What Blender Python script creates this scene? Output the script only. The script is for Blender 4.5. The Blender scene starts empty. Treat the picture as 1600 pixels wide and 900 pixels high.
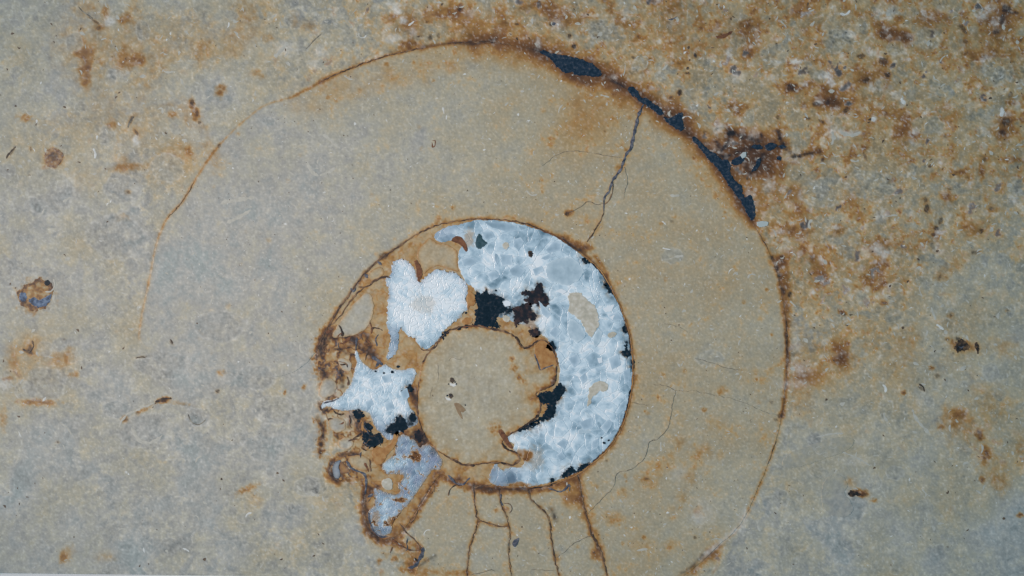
import bpy, math, random
import numpy as np

# ------------------------------------------------------------------ camera, light, exposure
SC = bpy.context.scene
COL = SC.collection
S = 0.00025                       # one photo pixel is a quarter of a millimetre of stone
MM = 0.001

cam_d = bpy.data.cameras.new('camera'); cam = bpy.data.objects.new('camera', cam_d); COL.objects.link(cam)
cam_d.lens = 50; cam_d.sensor_width = 36; cam_d.clip_start = 0.01; cam_d.clip_end = 50
cam.location = (0, 0, 1600 * S * 50 / 36)
SC.camera = cam

world = bpy.data.worlds.new('World'); SC.world = world; world.use_nodes = True
bg = world.node_tree.nodes['Background']
bg.inputs[0].default_value = (0.08, 0.61, 0.97, 1); bg.inputs[1].default_value = 0.335

def area(name, loc, target, sx, sy, power, col, spread=180):
    d = bpy.data.lights.new(name, 'AREA'); d.shape = 'RECTANGLE'; d.size = sx; d.size_y = sy
    d.energy = power; d.color = col; d.spread = math.radians(spread)
    o = bpy.data.objects.new(name, d); COL.objects.link(o); o.location = loc
    from mathutils import Vector
    v = Vector(target) - Vector(loc)
    o.rotation_euler = v.to_track_quat('-Z', 'Y').to_euler()
    return o
area('window_light', (-0.66, 0.0, 0.64), (0.03, 0.0, 0), 0.36, 0.36, 0.675, (0.970, 0.783, 0.69), 42)

vs = SC.view_settings
vs.view_transform = 'Standard'; vs.look = 'None'; vs.exposure = 0.0; vs.gamma = 1.0
try: vs.use_curve_mapping = False
except Exception: pass

RNG = np.random.RandomState(11)
random.seed(5)

# ------------------------------------------------------------------ noise
_T = np.random.RandomState(3).rand(256, 256) * 2 * np.pi
_GX, _GY = np.cos(_T), np.sin(_T)
def perlin(x, y):
    xi = np.floor(x).astype(np.int64); yi = np.floor(y).astype(np.int64)
    fx = x - xi; fy = y - yi
    u = fx * fx * fx * (fx * (fx * 6 - 15) + 10); v = fy * fy * fy * (fy * (fy * 6 - 15) + 10)
    x0 = xi & 255; x1 = (xi + 1) & 255; y0 = yi & 255; y1 = (yi + 1) & 255
    a = _GX[x0, y0] * fx + _GY[x0, y0] * fy
    b = _GX[x1, y0] * (fx - 1) + _GY[x1, y0] * fy
    c = _GX[x0, y1] * fx + _GY[x0, y1] * (fy - 1)
    d = _GX[x1, y1] * (fx - 1) + _GY[x1, y1] * (fy - 1)
    p = a + (b - a) * u; q = c + (d - c) * u
    return (p + (q - p) * v) * 1.5
def fbm(x, y, size, seed=0, octv=3, gain=0.5):
    """about -1..1; size = pixels per feature"""
    t = 0; a = 1; s = 0; f = 1.0 / size
    for k in range(octv):
        t = t + a * perlin(x * f + seed * 17.37 + k * 31.7, y * f + seed * 9.71 + k * 12.3); s += a
        a *= gain; f *= 2.03
    return t / s * 1.25
def worley(x, y, size, seed=0):
    """F1, F2 in pixels, random value of the nearest cell"""
    r = np.random.RandomState(seed + 100)
    jx = r.rand(64, 64); jy = r.rand(64, 64); rv = r.rand(64, 64)
    gx = x / size; gy = y / size
    ix = np.floor(gx).astype(np.int64); iy = np.floor(gy).astype(np.int64)
    F1 = np.full(x.shape, 9.0); F2 = np.full(x.shape, 9.0); V = np.zeros(x.shape)
    for dx in (-1, 0, 1):
        for dy in (-1, 0, 1):
            cx = ix + dx; cy = iy + dy; a = cx & 63; b = cy & 63
            d = np.hypot(cx + jx[a, b] - gx, cy + jy[a, b] - gy)
            n = d < F1
            F2 = np.where(n, F1, np.minimum(F2, d)); V = np.where(n, rv[a, b], V); F1 = np.where(n, d, F1)
    return F1 * size, F2 * size, V
def sst(a, b, x):
    t = np.clip((x - a) / (b - a), 0, 1); return t * t * (3 - 2 * t)

# ------------------------------------------------------------------ outlines
def smooth(pts, closed=True, step=4.0):
    P = np.array(pts, float); n = len(P); out = []
    rng = range(n) if closed else range(n - 1)
    for i in rng:
        if closed: p0, p1, p2, p3 = P[i - 1], P[i], P[(i + 1) % n], P[(i + 2) % n]
        else: p0, p1, p2, p3 = P[max(i - 1, 0)], P[i], P[i + 1], P[min(i + 2, n - 1)]
        m = max(1, int(np.hypot(*(p2 - p1)) / step))
        for k in range(m):
            t = k / m
            out.append(0.5 * ((2 * p1) + (-p0 + p2) * t + (2 * p0 - 5 * p1 + 4 * p2 - p3) * t * t + (-p0 + 3 * p1 - 3 * p2 + p3) * t ** 3))
    if not closed: out.append(P[-1])
    return np.array(out)
def dist_line(P, X, Y, closed=False):
    P = np.asarray(P, float); n = len(P); D = np.full(X.shape, 1e12)
    for i in range(n if closed else n - 1):
        a = P[i]; b = P[(i + 1) % n]; e = b - a; L = e @ e + 1e-9
        t = np.clip(((X - a[0]) * e[0] + (Y - a[1]) * e[1]) / L, 0, 1)
        D = np.minimum(D, (X - a[0] - t * e[0]) ** 2 + (Y - a[1] - t * e[1]) ** 2)
    return np.sqrt(D)
def sdf(P, X, Y):
    """pixels, positive inside"""
    P = np.asarray(P, float); n = len(P); ins = np.zeros(X.shape, bool)
    for i in range(n):
        (x0, y0), (x1, y1) = P[i], P[(i + 1) % n]
        if y0 == y1: continue
        c = (y0 > Y) != (y1 > Y)
        ins ^= c & (X < (x1 - x0) * (Y - y0) / (y1 - y0) + x0)
    D = dist_line(P, X, Y, True)
    return np.where(ins, D, -D)

# ------------------------------------------------------------------ global grid of the stone's face
G = 1.6
xs = np.concatenate([np.linspace(-240, -8, 30)[:-1], np.arange(-8, 1608, G), np.linspace(1608, 1840, 30)])
ys = np.concatenate([np.linspace(-160, -8, 20)[:-1], np.arange(-8, 918, G)])
NX, NY = len(xs), len(ys)
X, Y = np.meshgrid(xs, ys)

def bil(A, x, y):
    i = np.clip(np.searchsorted(xs, x) - 1, 0, NX - 2); j = np.clip(np.searchsorted(ys, y) - 1, 0, NY - 2)
    u = np.clip((x - xs[i]) / (xs[i + 1] - xs[i]), 0, 1); v = np.clip((y - ys[j]) / (ys[j + 1] - ys[j]), 0, 1)
    return (A[j, i] * (1 - u) + A[j, i + 1] * u) * (1 - v) + (A[j + 1, i] * (1 - u) + A[j + 1, i + 1] * u) * v
def big_sdf(P):
    cx = np.arange(-250, 1860, 5.0); cy = np.arange(-170, 940, 5.0); CX, CY = np.meshgrid(cx, cy)
    A = sdf(P, CX, CY)
    i = np.clip(((X + 250) / 5).astype(int), 0, len(cx) - 2); j = np.clip(((Y + 170) / 5).astype(int), 0, len(cy) - 2)
    u = (X - cx[i]) / 5; v = (Y - cy[j]) / 5
    return (A[j, i] * (1 - u) + A[j, i + 1] * u) * (1 - v) + (A[j + 1, i] * (1 - u) + A[j + 1, i + 1] * u) * v

OUTER = [(217,528),(222,490),(231,447),(239,405),(247,372),(262,340),(284,316),(303,285),(325,250),(347,222),(380,190),(410,167),(440,156),(462,149),(500,128),(540,110),(580,95),(620,83),(662,75),(700,68),(740,65),(770,66),(800,71),(838,79),(875,97),(940,116),(965,130),(990,146),(1010,158),(1035,177),(1060,198),(1083,216),(1110,245),(1135,275),(1155,308),(1172,340),(1183,360),(1200,390),(1212,420),(1222,460),(1228,500),(1230,550),(1228,600),(1222,650),(1212,690),(1200,725),(1186,760),(1168,800),(1150,828),(1120,855),(1095,880),(1065,903),(1040,922),(1000,950)]
ARC = [(497,545),(505,525),(515,507),(530,482),(545,462),(560,440),(575,422),(590,408),(610,394),(630,380),(650,367),(670,357),(690,350),(715,345),(745,342),(770,343),(800,345),(825,351),(848,360),(866,368),(886,380),(906,393),(926,410),(943,430),(957,454),(968,477),(978,504),(985,530),(988,555),(989,580),(987,607),(980,642),(972,666),(960,689),(942,710),(923,726),(907,738),(890,747),(870,755),(845,761),(820,764),(795,764),(770,762),(750,760)]
S1 = [(740,756),(742,786),(745,806),(748,814),(742,832),(734,856),(731,880),(730,900),(729,940)]
S2 = [(781,764),(782,785),(786,795),(790,803),(794,815),(797,832),(795,850),(796,880),(799,900),(800,940)]
S3 = [(826,764),(829,780),(838,788),(848,797),(855,805),(859,818),(861,835),(864,858),(868,880),(874,900),(882,940)]
S4 = [(903,742),(908,770),(912,790),(918,812),(924,832),(932,850),(938,862),(942,872),(945,884),(950,905),(958,940)]
BODY = OUTER + [(958,945)] + S4[::-1] + ARC[::-1][8:] + [(470,575),(420,590),(350,580),(280,560),(235,545)]
INNER = ARC + [(735,759),(718,750),(700,745),(688,742),(675,758),(658,785),(642,812),(625,834),(603,843),(583,838),(572,818),(568,792),(571,768),(564,750),(545,745),(530,751),(518,742),(518,726),(532,715),(552,707),(545,690),(520,670),(508,650),(498,636),(503,620),(508,600),(498,580)]
CORE = [(700,516),(722,511),(745,509),(765,513),(790,518),(805,526),(818,543),(832,540),(845,530),(860,540),(869,560),(870,585),(866,600),(850,609),(838,615),(845,630),(842,648),(825,662),(808,672),(795,680),(785,692),(792,702),(806,706),(812,718),(800,727),(785,724),(765,723),(742,727),(722,725),(702,716),(685,705),(670,690),(660,672),(653,650),(652,625),(655,595),(660,567),(672,548),(685,532)]
CRESC = [(679,367),(690,358),(705,353),(722,350),(740,345),(762,344),(790,346),(812,350),(830,355),(850,362),(866,369),(884,381),(902,394),(918,407),(932,419),(947,436),(959,457),(969,480),(978,505),(984,530),(987,555),(988,580),(985,610),(978,640),(970,663),(957,688),(941,707),(922,724),(905,736),(885,745),(862,753),(840,758),(820,761),(795,760),(774,758),(764,750),(766,738),(772,728),(773,714),(778,728),(786,734),(800,729),(812,731),(819,722),(812,712),(801,705),(804,697),(793,685),(805,675),(822,668),(840,660),(855,652),(863,640),(868,625),(876,612),(873,598),(875,580),(872,562),(865,545),(855,530),(845,522),(826,512),(810,505),(795,500),(772,492),(756,478),(748,464),(740,450),(730,443),(722,430),(717,415),(716,400),(718,390),(726,380),(715,373),(700,377),(688,378),(680,374)]
HEART = [(603,437),(611,427),(613,413),(620,406),(630,404),(640,411),(648,420),(652,434),(656,441),(664,433),(674,425),(685,420),(697,424),(708,424),(720,433),(728,443),(731,456),(728,468),(732,478),(726,488),(718,497),(706,507),(694,516),(688,526),(680,537),(668,545),(655,541),(649,530),(636,524),(627,512),(623,520),(624,533),(620,547),(615,556),(607,563),(603,558),(608,545),(609,525),(605,508),(605,488),(606,468),(607,452)]
STAR = [(556,546),(560,552),(563,562),(575,573),(586,578),(596,572),(602,569),(612,575),(622,578),(634,577),(642,575),(648,577),(651,584),(647,592),(644,600),(638,608),(637,622),(640,635),(645,642),(653,655),(650,664),(640,668),(630,672),(620,680),(612,688),(604,686),(596,678),(588,670),(583,660),(578,648),(570,643),(556,641),(540,642),(525,640),(518,636),(510,635),(504,639),(501,633),(506,627),(520,625),(532,619),(540,611),(548,599),(552,588),(555,575),(557,565),(554,555)]
POCKET = [(618,692),(625,680),(635,680),(650,690),(656,699),(665,694),(675,697),(685,709),(691,722),(687,733),(675,735),(668,745),(660,757),(650,771),(642,783),(630,796),(622,807),(614,817),(612,830),(600,838),(588,835),(580,823),(576,806),(578,795),(585,788),(584,764),(593,765),(605,770),(618,772),(625,768),(621,757),(628,750),(630,742),(615,741),(603,740),(597,731),(598,724),(610,715),(617,705)]
HOOK = [(521,744),(519,731),(524,722),(533,719),(530,728),(532,739),(530,747),(524,748)]

f_body = big_sdf(smooth(BODY, True, 8)) + fbm(X, Y, 14, 5, 2) * 1.2
f_inner = big_sdf(smooth(INNER, True, 8)) + fbm(X, Y, 9, 6, 2) * 1.2
CH = [
 [(642,812),(658,787),(675,760),(690,744),(705,752),(722,756)] + S1 + [(655,942),(645,905),(657,870),(652,850)],
 S1[::-1] + [(760,763)] + S2,
 S2[::-1] + [(800,765)] + S3,
 S3[::-1] + [(850,763),(880,753)] + S4]
f_ch = [big_sdf(np.array(c)) + fbm(X, Y, 8, 40, 2) * 0.8 for c in CH]
f_amm = np.maximum.reduce([f_body, f_inner] + f_ch)
f_edge = (895.6 + 0.0112 * X) - Y                       # the sawn lower edge of the slab

# ------------------------------------------------------------------ stains and tints of the stone, as fields over the face
F = {k: np.zeros(X.shape) for k in ('warm', 'rust', 'dark', 'pale', 'lilac')}
def sub(x0, x1, y0, y1):
    return slice(max(0, np.searchsorted(ys, y0) - 1), np.searchsorted(ys, y1) + 1), slice(max(0, np.searchsorted(xs, x0) - 1), np.searchsorted(xs, x1) + 1)
_sd = [0]
def put(field, sl, v):
    A = F[field][sl]; F[field][sl] = 1 - (1 - A) * (1 - np.clip(v, 0, 1))
def stroke(field, pts, w, amp, rough=0.5, size=None, warp=0.6, side=0):
    """a stain that follows a line; side>0 spreads it more on one hand"""
    _sd[0] += 1
    P = smooth(pts, False, max(4, w)) if len(pts) > 2 else np.array(pts, float)
    m = w * 3.2
    sl = sub(P[:, 0].min() - m, P[:, 0].max() + m, P[:, 1].min() - m, P[:, 1].max() + m)
    x, y = X[sl], Y[sl]
    if x.size == 0: return
    size = size or max(5, w * 2)
    d = dist_line(P, x, y)
    d = np.maximum(0, d + fbm(x, y, size, _sd[0], 3) * w * warp)
    n = 0.5 + 0.6 * fbm(x, y, size * 1.3, _sd[0] + 7, 3)
    put(field, sl, amp * np.exp(-(d / w) ** 2) * np.clip(1 - rough + rough * n * 1.6, 0, 1.3))
def blob(field, cx, cy, rx, ry=None, ang=0, amp=0.5, rough=0.6, size=None, hard=0):
    _sd[0] += 1
    ry = ry or rx; m = max(rx, ry) * 1.9
    sl = sub(cx - m, cx + m, cy - m, cy + m); x, y = X[sl], Y[sl]
    if x.size == 0: return
    a = math.radians(ang); u = (x - cx) * math.cos(a) + (y - cy) * math.sin(a); v = -(x - cx) * math.sin(a) + (y - cy) * math.cos(a)
    size = size or max(4, min(rx, ry) * 0.9)
    d = np.hypot(u / rx, v / ry) + fbm(x, y, size, _sd[0], 3) * 0.55 * rough
    k = sst(1.15, 0.75 if hard else 0.15, d)
    n = 0.5 + 0.7 * fbm(x, y, size * 0.6, _sd[0] + 3, 3)
    put(field, sl, amp * k * np.clip(1 - rough * 0.7 + rough * n * 1.2, 0, 1.3))

# broad warmth of the stone: control points, inverse-distance
CP = [(60,60,.22),(200,120,.42),(330,60,.40),(480,80,.52),(620,40,.66),(760,30,.78),(900,40,.80),(1050,80,.78),(1200,60,.80),(1350,40,.74),(1500,60,.70),(1580,200,.74),(1450,250,.72),(1300,150,.86),(1300,260,.78),(1250,380,.78),(1400,380,.70),(1560,380,.52),
      (1330,500,.66),(1500,480,.42),(1580,560,.28),(1300,640,.36),(1450,620,.42),(1400,740,.18),(1520,680,.42),(1580,850,.10),(1300,850,.22),(1200,880,.28),(1560,720,.38),
      (60,250,.34),(150,330,.22),(40,400,.24),(60,550,.40),(180,470,.26),(100,700,.14),(250,600,.12),(60,850,.16),(300,800,.10),(420,700,.18),(450,600,.18),(430,850,.16),(540,870,.26),(260,280,.42),(350,150,.30),
      (300,420,.14),(380,330,.16),(450,430,.20),(430,520,.18),(500,250,.20),(600,180,.40),(560,330,.26),(700,140,.42),(700,260,.40),(800,200,.52),(860,280,.62),(900,200,.80),(950,240,.70),(1000,320,.60),(1020,230,.56),(1080,320,.60),(1140,400,.62),(1050,450,.64),(1150,520,.62),(1020,560,.66),(1100,600,.60),(1030,700,.62),(1150,700,.50),(1000,830,.62),(1080,830,.52),(960,770,.50),
      (750,600,.58),(720,560,.54),(800,640,.66),(690,820,.58),(770,850,.58),(830,860,.56),(900,830,.58),(560,500,.70),(560,600,.85),(640,560,.95),(600,720,.85),(520,460,.5)]
cxg = np.arange(-250, 1860, 10.0); cyg = np.arange(-170, 940, 10.0); CX, CY = np.meshgrid(cxg, cyg)
num = np.zeros(CX.shape); den = np.zeros(CX.shape)
for (px, py, v) in CP:
    w = 1.0 / ((CX - px) ** 2 + (CY - py) ** 2 + 900) ** 1.6
    num += w * v; den += w
A = num / den
i = np.clip(((X + 250) / 10).astype(int), 0, len(cxg) - 2); j = np.clip(((Y + 170) / 10).astype(int), 0, len(cyg) - 2)
u = (X - cxg[i]) / 10; v = (Y - cyg[j]) / 10
warm = (A[j, i] * (1 - u) + A[j, i + 1] * u) * (1 - v) + (A[j + 1, i] * (1 - u) + A[j + 1, i + 1] * u) * v

out = sst(4, -4, f_amm)                                   # 1 in the matrix, 0 inside the ammonite
wx = X + fbm(X, Y, 30, 1, 2) * 12; wy = Y + fbm(X, Y, 30, 2, 2) * 12
coarse = out * np.clip(0.35 + 0.65 * sst(0.30, 0.70, warm) + 0.25 * fbm(X, Y, 160, 3, 2), 0, 1)
n1 = fbm(X, Y, 90, 11, 3); n2 = fbm(X, Y, 26, 12, 3); n3 = fbm(X, Y, 8, 13, 3); n4 = fbm(X, Y, 3.6, 14, 2)
w1, w2, wv = worley(wx, wy, 34, 1); v1, v2, vv = worley(wx + n3 * 5, wy - n3 * 5, 15, 2); t1, t2, tv = worley(X + n3 * 3, Y + n4 * 2, 6.5, 3)
n5 = fbm(X + 400, Y, 45, 19, 3)
warm += 0.22 * n1 + (.05 + .09 * coarse + .08 * (1 - out)) * n2 + (.08 + .09 * coarse + .08 * (1 - out)) * n5 + (0.08 + 0.20 * coarse + .05 * (1 - out)) * n3 + coarse * ((wv - 0.5) * 0.46 + (vv - 0.5) * 0.40) + (tv - .5) * .10
warm = np.where(warm > 0, warm, 0) * 1.0 + .07 + .16 * sst(850, 1250, X + .6 * (450 - Y)) * out + out * (.12 * sst(700, 450, X) + .10 * sst(1150, 1300, X) * sst(820, 700, Y) + .16 * n1) + .15 * (1 - out) * sst(350, 900, X)
F['warm'] = np.clip(warm, 0, 1.3)
# cement between the grains of the coarse matrix
cem = np.exp(-((w2 - w1) / 4.0) ** 2) * (0.5 + 0.8 * n2) * 0.5 + np.exp(-((v2 - v1) / 2.4) ** 2) * (0.45 + 0.8 * n3) * 0.45
rusty = np.clip(warm - 0.25, 0, 1)
F['rust'] = np.clip(coarse * rusty * np.clip(cem, 0, 1) * 0.50 + .09 * coarse * rusty + coarse * rusty * .46 * sst(-.35, .95, n2 * 0.9 + n3 * 0.45 + n5 * .8) + coarse * np.clip(rusty, 0, .6) * .36 * sst(.0, .9, n3 + .4 * n4) + (1 - out) * rusty * 0.55 * sst(.1, .9, n3 * 0.8 + n2 * 0.6 + n5 * .5), 0, .8)
# fine pale and dark grains everywhere
F['pale'] = np.clip((0.26 + 0.22 * coarse) * (sst(0.80, 0.98, tv) * sst(3.4, .6, t1 + n3 * 1.6 + n4) + 0.85 * sst(0.22, 0.85, n4 + 0.5 * n3)) + coarse * sst(0.70, 1.0, vv) * 0.42 * sst(8, 2, v1 + n3 * 2) + coarse * .30 * sst(.35, .9, fbm(X + 777, Y, 20, 88, 3) + .4 * n3) + 0.10 * np.clip(n2, 0, 1) * (1 - rusty), 0, 1)
F['grain'] = 0.5 + 0.5 * np.clip((.34 + .10 * coarse) * n4 + (.26 + .38 * coarse + .10 * (1 - out)) * n3 + (0.13 + 0.45 * coarse) * (tv - 0.5) + (.08 + coarse * 0.60) * (vv - 0.5) + (.06 + .3 * coarse) * (wv - .5) + (.16 + .20 * coarse + .06 * (1 - out)) * n2 + (.16 + .12 * coarse) * n5, -1, 1)
spots = sst(0.93, 0.985, vv) * sst(6.5, 2.5, v1 + n3 * 2.5) * coarse
put('rust', slice(None), spots * rusty * 1.1); put('dark', slice(None), spots * sst(0.965, 0.99, vv) * np.clip(rusty * 1.6 - .3, 0, 1) * 0.75)
spk = sst(0.965, 0.99, tv) * sst(2.6, 0.9, t1)
put('dark', slice(None), spk * (0.15 + 0.3 * coarse) * 0.6)

# --- rust along the outer shell
OS = np.array(OUTER)
stroke('rust', OS[0:13], 2.2, .34, .8, 7); stroke('rust', OS[8:15], 1.9, .20, .9, 6); stroke('rust', OS[0:8], 6, .16, .7); stroke('rust', OS[4:9], 2.2, .34, .9, 7); stroke('rust', [(455,152),(480,140),(505,127)], 3, .5, .7, 7)
stroke('rust', OS[14:22], 2.6, .62, .8, 8); stroke('rust', OS[14:24], 9, .30, .8, 12)
stroke('rust', [(470,165),(560,135),(640,112),(740,90),(800,95)], 24, .34, .8, 26)
stroke('rust', OS[20:36], 16, .72, .35, 24); stroke('rust', OS[23:35], 30, .5, .4, 40); stroke('rust', OS[23:36], 7, .66, .6, 9)
blob('rust', 905, 120, 52, 20, 20, .8, .4); blob('rust', 930, 170, 90, 70, 0, .34, .5, 40); blob('rust', 905, 205, 70, 60, 0, .26, .5, 40)
blob('rust', 1060, 180, 40, 26, 40, .55, .4); blob('rust', 1175, 250, 56, 36, 5, .75, .5, 14); blob('rust', 1195, 300, 40, 46, 0, .42, .5); blob('rust', 1168, 225, 70, 40, 10, .55, .5, 16)
stroke('rust', OS[34:44], 7, .34, .8); stroke('rust', OS[36:44], 3, .36, .8, 7); stroke('rust', OS[43:50], 4, .50, .6); stroke('rust', OS[40:44], 4, .5, .4)
blob('rust', 1218, 410, 14, 16, 0, .8, .5); blob('rust', 1225, 440, 14, 30, 0, .6, .6); blob('rust', 1228, 480, 12, 30, 0, .5, .6)
for (x, y) in ((1206,403),(1222,402),(1214,420),(1218,432),(1224,455),(1234,460)): blob('dark', x, y, 7, 5, random.uniform(0, 90), .85, .7, 5)
stroke('dark', [(1226,515),(1230,545),(1232,565)], 2.2, .6, .7, 8)
stroke('rust', [(1120,855),(1095,880),(1060,905)], 9, .5, .6); stroke('dark', [(1098,868),(1080,886),(1066,896)], 3, .7, .8, 8); stroke('pale', [(1150,828),(1120,852),(1095,872)], 4, .6, .7, 8); stroke('pale', [(1164,800),(1158,828)], 5, .7, .6, 8)
stroke('dark', [(712,69),(745,68),(775,61)], 2.4, .75, .8, 9); stroke('dark', [(662,72),(720,66)], 2, .5, .8, 9); stroke('dark', [(835,77),(848,80)], 3, .7, .7, 6)
stroke('dark', [(955,126),(968,132),(976,136)], 2.6, .8, .7, 6)
for p in ([(1128,246),(1148,240),(1165,234),(1180,229),(1200,229),(1226,231),(1243,244),(1262,240),(1282,238)], [(1192,240),(1187,252),(1180,264),(1172,270)], [(1215,205),(1220,218),(1226,230)], [(1120,222),(1128,233),(1135,226),(1142,207)], [(1140,206),(1165,214),(1190,222)]):
    stroke('dark', p, 3.4, .8, .95, 6, 1.0); stroke('rust', p, 11, .62, .7, 10, .9)
_q = random.Random(21)
blob('rust', 1185, 240, 62, 42, 8, .6, .5, 12); blob('rust', 1195, 262, 40, 26, 0, .6, .6, 8)
blob('rust', 1300, 150, 130, 70, 20, .24, .7, 22); blob('rust', 1470, 60, 140, 70, 0, .24, .7, 24); blob('rust', 1100, 60, 180, 60, 0, .26, .7, 22); blob('rust', 1530, 260, 90, 60, 0, .24, .7, 22); blob('rust', 1290, 400, 110, 50, 0, .26, .7, 20); blob('rust', 1410, 200, 60, 80, 0, .26, .7, 20); blob('rust', 780, 25, 220, 34, 0, .26, .7, 18)
for k in range(70):                                        # soft ochre clouds along the top, the upper left and down the right
    x, y = (_q.uniform(560, 1600), _q.uniform(-10, 60)) if k < 22 else (_q.uniform(1230, 1600), _q.uniform(30, 760)) if k < 56 else (_q.uniform(90, 420), _q.uniform(-10, 300))
    if y > 640 and x < 1430: continue
    blob('rust', x, y, _q.uniform(22, 60), _q.uniform(14, 40), _q.uniform(0, 180), _q.uniform(.14, .34), .8, _q.uniform(9, 20))
blob('rust', 1510, 670, 60, 50, 20, .3, .7, 16); blob('rust', 1290, 560, 70, 60, 0, .25, .7, 18); blob('rust', 140, 70, 80, 80, 0, .36, .7, 18); blob('rust', 300, 60, 120, 60, 0, .24, .7, 16); blob('rust', 170, 180, 70, 60, 0, .22, .7, 16); blob('rust', 250, 250, 120, 60, 0, .16, .7, 24); blob('rust', 60, 580, 70, 70, 0, .2, .7, 18)
# --- rust round the inner whorl
AR = np.array(ARC)
stroke('rust', AR[:16], 5, .55, .5, 12); stroke('rust', AR[15:], 11, .34, .7, 16); stroke('rust', AR[17:], 4.0, .52, .6, 9)
stroke('dark', AR[:10], 2.2, .6, .75, 10); stroke('dark', [(880,374),(900,388),(915,395)], 3.2, .75, .7, 7); stroke('dark', AR[19:34], 2, .5, .85, 9)
stroke('rust', [(880,372),(900,384),(922,388)], 8, .75, .5, 8); stroke('rust', [(930,400),(945,420),(950,440)], 4, .7, .6, 8)
# --- the body chamber: patches, thin cracks' stains
stroke('rust', [(1003,170),(990,215),(975,255),(955,290),(943,320),(938,350),(915,385)], 6, .30, .6, 14)
blob('rust', 905, 345, 60, 30, 20, .22, .6); blob('rust', 890, 332, 10, 8, 0, .7, .6); blob('rust', 968, 262, 12, 10, 0, .45, .5)
for (x, y, r) in ((1060,690,26),(1098,705,34),(1045,720,20),(1030,735,18),(1078,745,24),(1120,660,22),(1010,750,26),(1125,712,14),(1065,775,22),(1050,800,22),(960,810,24),(1000,850,30),(1045,855,18),(1090,800,16),(1110,865,22),(1035,585,8),(1070,580,8),(1180,580,10),(1205,578,10),(1185,628,9),(995,590,10),(1130,610,14),(870,870,12),(975,770,16)):
    blob('rust', x, y, r, r * .8, random.uniform(0, 90), random.uniform(.28, .46), .7)
for k in range(260):
    x, y = random.uniform(300, 1220), random.uniform(90, 890)
    if bil(f_amm, np.array([x]), np.array([y]))[0] > 5 and bil(f_inner, np.array([x]), np.array([y]))[0] < -5:
        wv_ = bil(F['warm'], np.array([x]), np.array([y]))[0]
        blob('rust', x, y, random.uniform(2, 7), None, 0, .65 * min(1, wv_ * random.uniform(.3, 1.2)), .7)
# --- septa and the lower chambers
for s, a in ((S1, .55), (S2, .42), (S3, .5), (S4, .62)): stroke('rust', s, 9, a * .50, 1.0, 8, 1.0); stroke('rust', s, 2.6, a * .75, .95, 7, .9); stroke('dark', s, 1.6, .45, 1.0, 14)
blob('rust', 895, 775, 30, 26, 60, .62, .5); stroke('rust', [(902,745),(907,775),(915,800),(930,835),(940,870)], 10, .48, .8, 9); blob('rust', 930, 865, 14, 18, 30, .6, .6)
stroke('rust', [(690,745),(720,758),(760,765),(800,767),(850,765),(895,752)], 7, .62, .8, 8); stroke('dark', [(742,758),(765,764),(790,764),(830,766)], 3, .6, .8, 8)
blob('rust', 765, 768, 16, 8, 0, .8, .5); blob('rust', 790, 795, 9, 7, 0, .6, .6); blob('rust', 775, 798, 7, 6, 0, .55, .6); blob('rust', 700, 785, 12, 18, 0, .3, .6)
stroke('rust', [(748,814),(770,820),(795,822)], 5, .5, .5); stroke('rust', [(642,815),(660,785),(680,755)], 6, .5, .5); stroke('rust', [(650,850),(656,870),(640,890),(660,900)], 9, .6, .6, 9); stroke('rust', [(660,890),(700,896),(735,897)], 7, .5, .7, 9)
stroke('dark', [(655,885),(668,875),(680,868)], 3, .6, .8, 7); stroke('dark', [(862,795),(868,812)], 4, .7, .7, 6)
# --- the ragged left flank
F['rust'] = np.maximum(F['rust'], sst(-2, 8, f_inner) * (0.40 + 0.10 * n2 + 0.08 * n3))
stroke('rust', INNER[43:61], 9, .62, .8, 8, 1.0); stroke('rust', INNER[43:66], 5, .4, 1.0, 6, 1.2)
for k in range(26):
    x, y = _q.uniform(590, 665), _q.uniform(825, 898); blob('rust', x, y, _q.uniform(4, 11), _q.uniform(3, 8), _q.uniform(0, 180), _q.uniform(.3, .6), .8, 5)

for k in range(70):
    x, y = _q.uniform(495, 600), _q.uniform(515, 840)
    if bil(f_inner, np.array([x]), np.array([y]))[0] > -4: q_ = _q.uniform(2, 5); blob('dark', x, y, q_, q_ * _q.uniform(.4, 1), _q.uniform(0, 180), _q.uniform(.3, .8), .9, 4); blob('rust', x, y, q_ * 3, q_ * 2.4, 0, _q.uniform(.4, .7), .8)
stroke('rust', [(572,818),(590,842),(612,845),(628,862),(640,885)], 9, .5, .6, 12)
for p, w, a in (([(512,520),(503,535),(502,548),(498,556)], 5, .95), ([(500,545),(520,527),(545,526),(556,532)], 3, .8), ([(545,527),(560,540),(578,552)], 4, .7), ([(574,528),(578,545),(585,560)], 4, .8), ([(528,545),(545,552),(558,556)], 3, .7),
                ([(505,580),(510,590)], 6, .9), ([(533,578),(535,592),(534,604)], 3.5, .85), ([(500,632),(505,642),(512,640)], 3, .95), ([(522,600),(524,606),(512,622)], 2.5, .6), ([(496,655),(505,668),(503,690),(500,708)], 3.5, .85), ([(548,655),(544,668)], 3, .7), ([(527,678),(528,684)], 3, .8),
                ([(552,650),(562,655)], 4, .8), ([(560,660),(566,676)], 4, .7), ([(530,712),(548,708),(560,712)], 2.5, .8), ([(519,722),(517,738),(525,750)], 3.5, .9), ([(571,770),(570,800),(578,828),(592,842)], 3, .85), ([(640,690),(655,675),(662,690),(655,705)], 8, .95), ([(640,606),(648,620),(655,632),(660,640)], 5, .85)):
    stroke('rust', p, w * 2.1, a, .6, 6, 1.0); stroke('dark', p, w, a * .9, .85, 5, 1.0)
for (x, y, r) in ((520,600,14),(515,680,14),(530,668,16),(545,680,12),(528,650,12),(590,690,8),(560,500,30)): pass
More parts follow.
